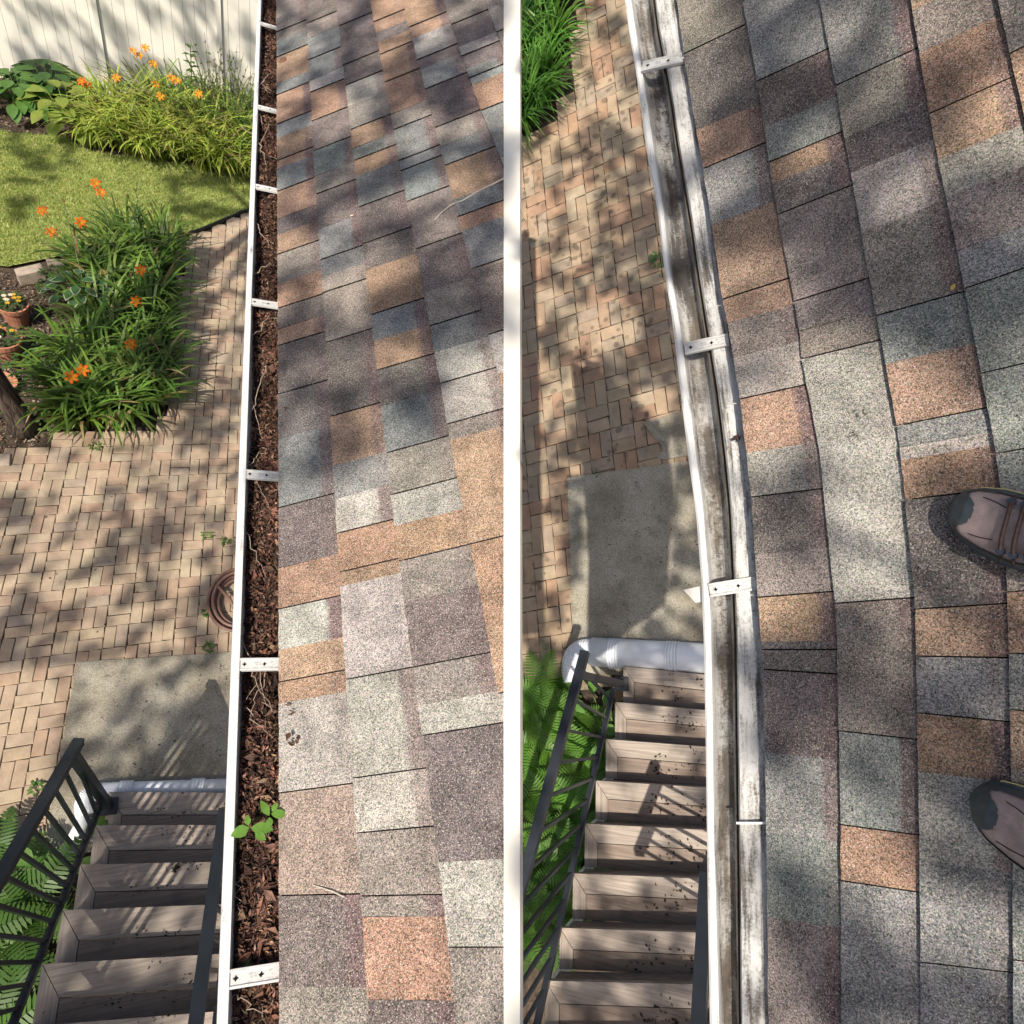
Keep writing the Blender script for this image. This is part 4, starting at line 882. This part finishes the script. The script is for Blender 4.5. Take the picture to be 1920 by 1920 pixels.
# ================================================================ BOOTS
def boot(px, py, ang, label, mirror=1):
    toe = R.PP(px, py, R_P0, R_N, .006); ex = unit(np.cross(R_N, np.cross(sd, R_N))); ey = np.cross(R_N, ex)
    d = ex * math.cos(ang) + ey * math.sin(ang); s = np.cross(R_N, d) * mirror; n = R_N           # d points from toe to heel
    r = thing('hiking_boot', R, toe, label, 'boot')
    ln = .30
    def half(t): return float(np.interp(t, [0, .015, .05, .12, .22, .34, .5, .65, .8, .92, 1.0], [.001, .016, .030, .042, .0495, .052, .046, .039, .037, .034, .004]))
    def off(t): return float(np.interp(t, [0, .15, .4, .7, 1], [.010, .004, -.004, 0, 0]))
    def hgt(t): return float(np.interp(t, [0, .04, .1, .2, .32, .45, .6, .8, 1.0], [.022, .045, .058, .064, .078, .098, .125, .135, .13]))
    def pt(t, a, k=1.0, z0=.018):
        c = toe + d * ln * t + s * off(t); w_ = half(t) * k; h = hgt(t) * k
        return c + s * w_ * (math.copysign(abs(math.cos(a)) ** .75, math.cos(a))) + n * (z0 + (h - z0) * max(0, math.sin(a)) ** .62)
    NS, NA = 110, 60; ts = [(i / NS) ** 1.4 for i in range(NS + 1)]
    def loft(t_sel, a_sel, k, name, mat, parent=None):
        m = MB(); V = []; tt = [t for t in ts if t_sel(t)]; idx = {}
        for i, t in enumerate(tt):
            for j in range(NA + 1): V.append(pt(t, math.pi * j / NA, k))
        F = [(i * (NA + 1) + j, i * (NA + 1) + j + 1, (i + 1) * (NA + 1) + j + 1, (i + 1) * (NA + 1) + j) for i in range(len(tt) - 1) for j in range(NA) if a_sel((tt[i] + tt[i + 1]) / 2, (j + .5) / NA)]
        m.add(V, F); return part(name, m, mat, parent or r, True)
    loft(lambda t: True, lambda t, a: True, 1.0, 'leather_upper', M_SUEDE)
    def cap(t, a):
        e = min(a, 1 - a)                                         # 0 at sole, .5 at top
        return e < .20 - .07 * min(1, t) or t < .115 + .03 * math.cos(e * 13)
    loft(lambda t: True, cap, 1.045, 'rubber_toe_rand', M_RUBBER)
    O = [toe + d * ln * t + s * (off(t) + half(t) * 1.10) for t in ts] + [toe + d * ln * t + s * (off(t) - half(t) * 1.10) for t in reversed(ts[1:-1])]
    if mirror > 0: O = O[::-1]
    m = MB(); m.prism([p + n * .024 for p in O], -n * .026); part('sole', m, M_RUBBER, r)
    m = MB(); seg = [toe - d * .001 + d * ln * t + s * (off(t) + half(t) * 1.12) + n * .018 for t in ts if .10 < t < .30]; m.tube(seg, .0014, 5); part('sole_line', m, M_YELLOW, r)
    # seams
    for sg in (1, -1):
        m = MB(); m.tube([pt(t, math.pi / 2 + sg * (.62 - .35 * (t - .16) / .2), 1.012) for t in np.linspace(.16, .36, 8)], .0009, 4); part('seam', m, M_LACE, r)
    m = MB(); V = [pt(t, math.pi / 2 + q, 1.03) for t in np.linspace(.28, .62, 8) for q in (-.42, -.2, 0, .2, .42)]; m.add(V, [(i * 5 + j, i * 5 + j + 1, i * 5 + j + 6, i * 5 + j + 5) for i in range(7) for j in range(4)]); part('tongue', m, M_SUEDE, r, True)
    for i, t in enumerate((.31, .37, .43, .49, .55, .61)):
        m = MB(); m.tube([pt(t + .02 * q, math.pi / 2 + q * .62, 1.07) for q in np.linspace(-1, 1, 9)], .0032, 6); part('lace', m, M_LACE, r)
        for sg in (-1, 1):
            m = MB(); c = pt(t + .02 * sg, math.pi / 2 + sg * .66, 1.05); m.tube([c - n * .003, c + n * .005], .0058, 10); part('eyelet', m, M_EYE, r)
            m = MB(); m.tube([pt(t + .02 * sg + .0 * q, math.pi / 2 + sg * (.72 + .5 * q), 1.03) for q in np.linspace(0, 1, 5)], .0026, 5); part('side_lace', m, M_LACE, r)
    # collar
    m = MB(); m.tube([toe + d * (ln * .8 + .055 * math.cos(t)) + s * .036 * math.sin(t) + n * .14 for t in np.linspace(0, 6.2832, 24)], .011, 8); part('padded_collar', m, M_SUEDE, r, True)
boot(1783, 962, math.radians(-27), 'mauve leather hiking boot with laces showing, standing higher up in view')
boot(1822, 1500, math.radians(-20), 'mauve hiking boot with only its rubber toe showing, standing lower in view')

# ================================================================ SHADE TREES (crowns overhead cast the dappled light)
def polyarea3(P_):
    a = np.zeros(3)
    for i in range(1, len(P_) - 1): a += np.cross(P_[i] - P_[0], P_[i + 1] - P_[0])
    return np.linalg.norm(a) / 2
def blob(p, scale, seed): return mathutils.noise.noise(Vector((p[0] / scale + seed, p[1] / scale, p[2] / scale + seed * .7))) + .45 * mathutils.noise.noise(Vector((p[0] * 2.3 / scale, p[1] * 2.3 / scale + seed, p[2] * 2.3 / scale)))
def on_roof(site, q):
    """does the sun ray through this leaf reach one of the two roofs?"""
    wq = site.A @ q + site.t
    for st_, p0, n, x0, x1 in ((L, L_P0, L_N, 500, 990), (R, R_P0, R_N, 1260, 2640)):
        l = st_.A.T @ (wq - st_.t); h = l - st_.sun * ((l - p0).dot(n) / st_.sun.dot(n)); px, py = st_.proj(h)
        if x0 < px < x1 and -120 < py < 2030: return True
    return False
def crown(site, regions, gaps, leafsize=.17):
    """leaf clusters hung up-sun of the ground and roof; each region: outline, surface, how closed the canopy is, clump size (m)"""
    s = site.sun; verts = []
    for ri, (poly, fn, cov, scale) in enumerate(regions):
        P3 = [fn(x, y) for x, y in poly]; A = polyarea3(P3) * abs(unit(np.cross(P3[1] - P3[0], P3[2] - P3[0])).dot(s)); la = leafsize * leafsize * .5 * .62
        xs_ = [p[0] for p in poly]; ys_ = [p[1] for p in poly]; seed = 3.1 * ri + site.H
        def pick():
            while True:
                p = (random.uniform(min(xs_), max(xs_)), random.uniform(min(ys_), max(ys_)))
                if inside(p, poly): return p
        thr = float(np.quantile([blob(fn(*pick()), scale, seed) for _ in range(400)], 1 - cov))
        n = int((4.2 if fn is rR else 2.6) * A / la)
        for c in range(n):
            p = pick(); o = fn(*p)
            if blob(o, scale, seed) < thr: continue
            if any(((p[0] - gx) / ga) ** 2 + ((p[1] - gy) / gb) ** 2 < 1 for gx, gy, ga, gb in gaps): continue
            q = o + s * (random.uniform(7, 10) if fn is rR else random.uniform(9, 14)) + rng.normal(size=3) * .03; nn = unit(s * .5 + rng.normal(size=3) * .6); a = unit(np.cross(nn, rng.normal(size=3))); b = np.cross(nn, a); sz = leafsize * random.uniform(.7, 1.25)
            if fn not in (rL, rR) and on_roof(site, q): continue
            verts.append((q - a * sz * .5, q - b * sz * .33 + nn * sz * .08, q + a * sz * .5, q + b * sz * .33 + nn * sz * .08))
    return verts
def crown_mb(verts):
    mb = MB()
    for v in verts: mb.add(v, [(0, 1, 2, 3)], jit((.07, .13, .03), .3))
    return mb
gL = lambda h: (lambda x, y: PL(x, y, h)); gR = lambda h: (lambda x, y: PR(x, y, h))
rL = lambda x, y: L.PP(x, y, L_P0, L_N); rR = lambda x, y: R.PP(x, y, R_P0, R_N)
def fenceP(x, y): return L.PP(x, y, V3(0, 11.8, 0), V3(.08, -1, 0))
regL = [([(20, 1385), (440, 1345), (430, 1960), (-60, 1960)], gL(.7), .97, .3),
        ([(110, 1240), (435, 1240), (435, 1450), (100, 1450)], gL(0), .45, .22),
        ([(-40, 840), (440, 840), (430, 1240), (-40, 1240)], gL(0), .54, .28),
        ([(340, 430), (460, 430), (450, 840), (340, 840)], gL(0), .48, .35),
        ([(30, 420), (340, 420), (340, 800), (30, 800)], gL(.4), .42, .4),
        ([(20, 290), (330, 300), (330, 420), (20, 420)], gL(0), .06, .5),
        ([(20, 240), (160, 250), (110, 345), (20, 345)], gL(0), .55, .5),
        ([(310, 320), (465, 330), (460, 410), (330, 420)], gL(0), .60, .5),
        ([(20, 0), (480, 0), (480, 170), (20, 190)], fenceP, .42, .28),
        ([(515, -60), (960, -60), (960, 420), (515, 420)], rL, .62, .3),
        ([(515, 420), (960, 420), (960, 640), (515, 700)], rL, .85, .25),
        ([(515, 700), (960, 640), (700, 860), (515, 1000)], rL, .6, .16)]
regR = [([(1300, -60), (1720, -60), (1850, 640), (1415, 640)], rR, .95, .2),
        ([(1720, -60), (1990, -60), (1990, 640), (1850, 640)], rR, .62, .2),
        ([(1425, 640), (1990, 640), (1990, 920), (1455, 920)], rR, .55, .16),
        ([(1455, 920), (1540, 920), (1560, 1960), (1475, 1960)], rR, .90, .18),
        ([(1540, 920), (1990, 920), (1990, 1960), (1560, 1960)], rR, .74, .18),
        ([(940, -60), (1240, -60), (1340, 900), (940, 1300)], gR(0), .68, .28),
        ([(1060, 900), (1340, 870), (1340, 1250), (1060, 1250)], gR(0), .66, .22),
        ([(940, 1250), (1340, 1250), (1340, 1960), (940, 1960)], gR(.8), .58, .28)]
gapR = [(1625, 960, 110, 150), (1890, 265, 90, 110), (1650, 365, 85, 80), (1450, 790, 80, 90), (1610, 740, 100, 90), (1780, 700, 90, 60), (1775, 1455, 45, 40), (1650, 1600, 50, 40), (1750, 1780, 45, 70), (1480, 590, 40, 30), (1090, 1140, 40, 40), (1130, 620, 60, 40), (1010, 400, 40, 60), (1240, 1420, 50, 50), (1190, 1560, 60, 40)]
gapL = [(70, 890, 70, 40), (150, 930, 40, 30), (110, 1100, 50, 30), (220, 1180, 50, 25), (190, 1300, 50, 45), (280, 1350, 40, 40), (410, 640, 50, 20), (400, 450, 60, 20), (120, 640, 60, 40), (250, 720, 60, 40)]
vl = crown(L, regL, gapL); vr = crown(R, regR, gapR)
def tree(site, base, verts, lean, label):
    t = thing('shade_tree', site, base, label, 'tree'); cen = np.mean([v[0] for v in verts], axis=0); b = np.array(base, float)
    m = MB(); top = b + np.array(lean) + V3(0, 0, 6.5); P_ = [b - V3(0, 0, .1), b + V3(0, 0, .15), b + np.array(lean) * .3 + V3(0, 0, 2), b + np.array(lean) * .7 + V3(0, 0, 4.5), top]
    m.tube(P_, [.16, .10, .088, .08, .06], 16); part('trunk', m, M_BARK, t, True)
    m = MB()
    for i in random.sample(range(len(verts)), 20):
        v = np.array(verts[i][0]); mid = (top + v) / 2 + V3(0, 0, .5)
        if v[2] > 6.2: m.tube([top - V3(0, 0, random.uniform(0, .8)), mid, v], [.05, .03, .008], 6)
    part('limbs', m, M_BARK, t)
    part('crown', crown_mb(verts), M_LEAF, t)
tree(L, (-2.16, 4.86, -.03), vl, (-1.2, .4, 0), 'tree with rough dark trunk standing in the mulch at the left edge')
tree(R, (4.6, -2.5, -.04), vr, (-.6, 0, 0), 'leafy tree overhanging the shaded roof, seen only by its dappled shade')
print('leaves', len(vl), len(vr))
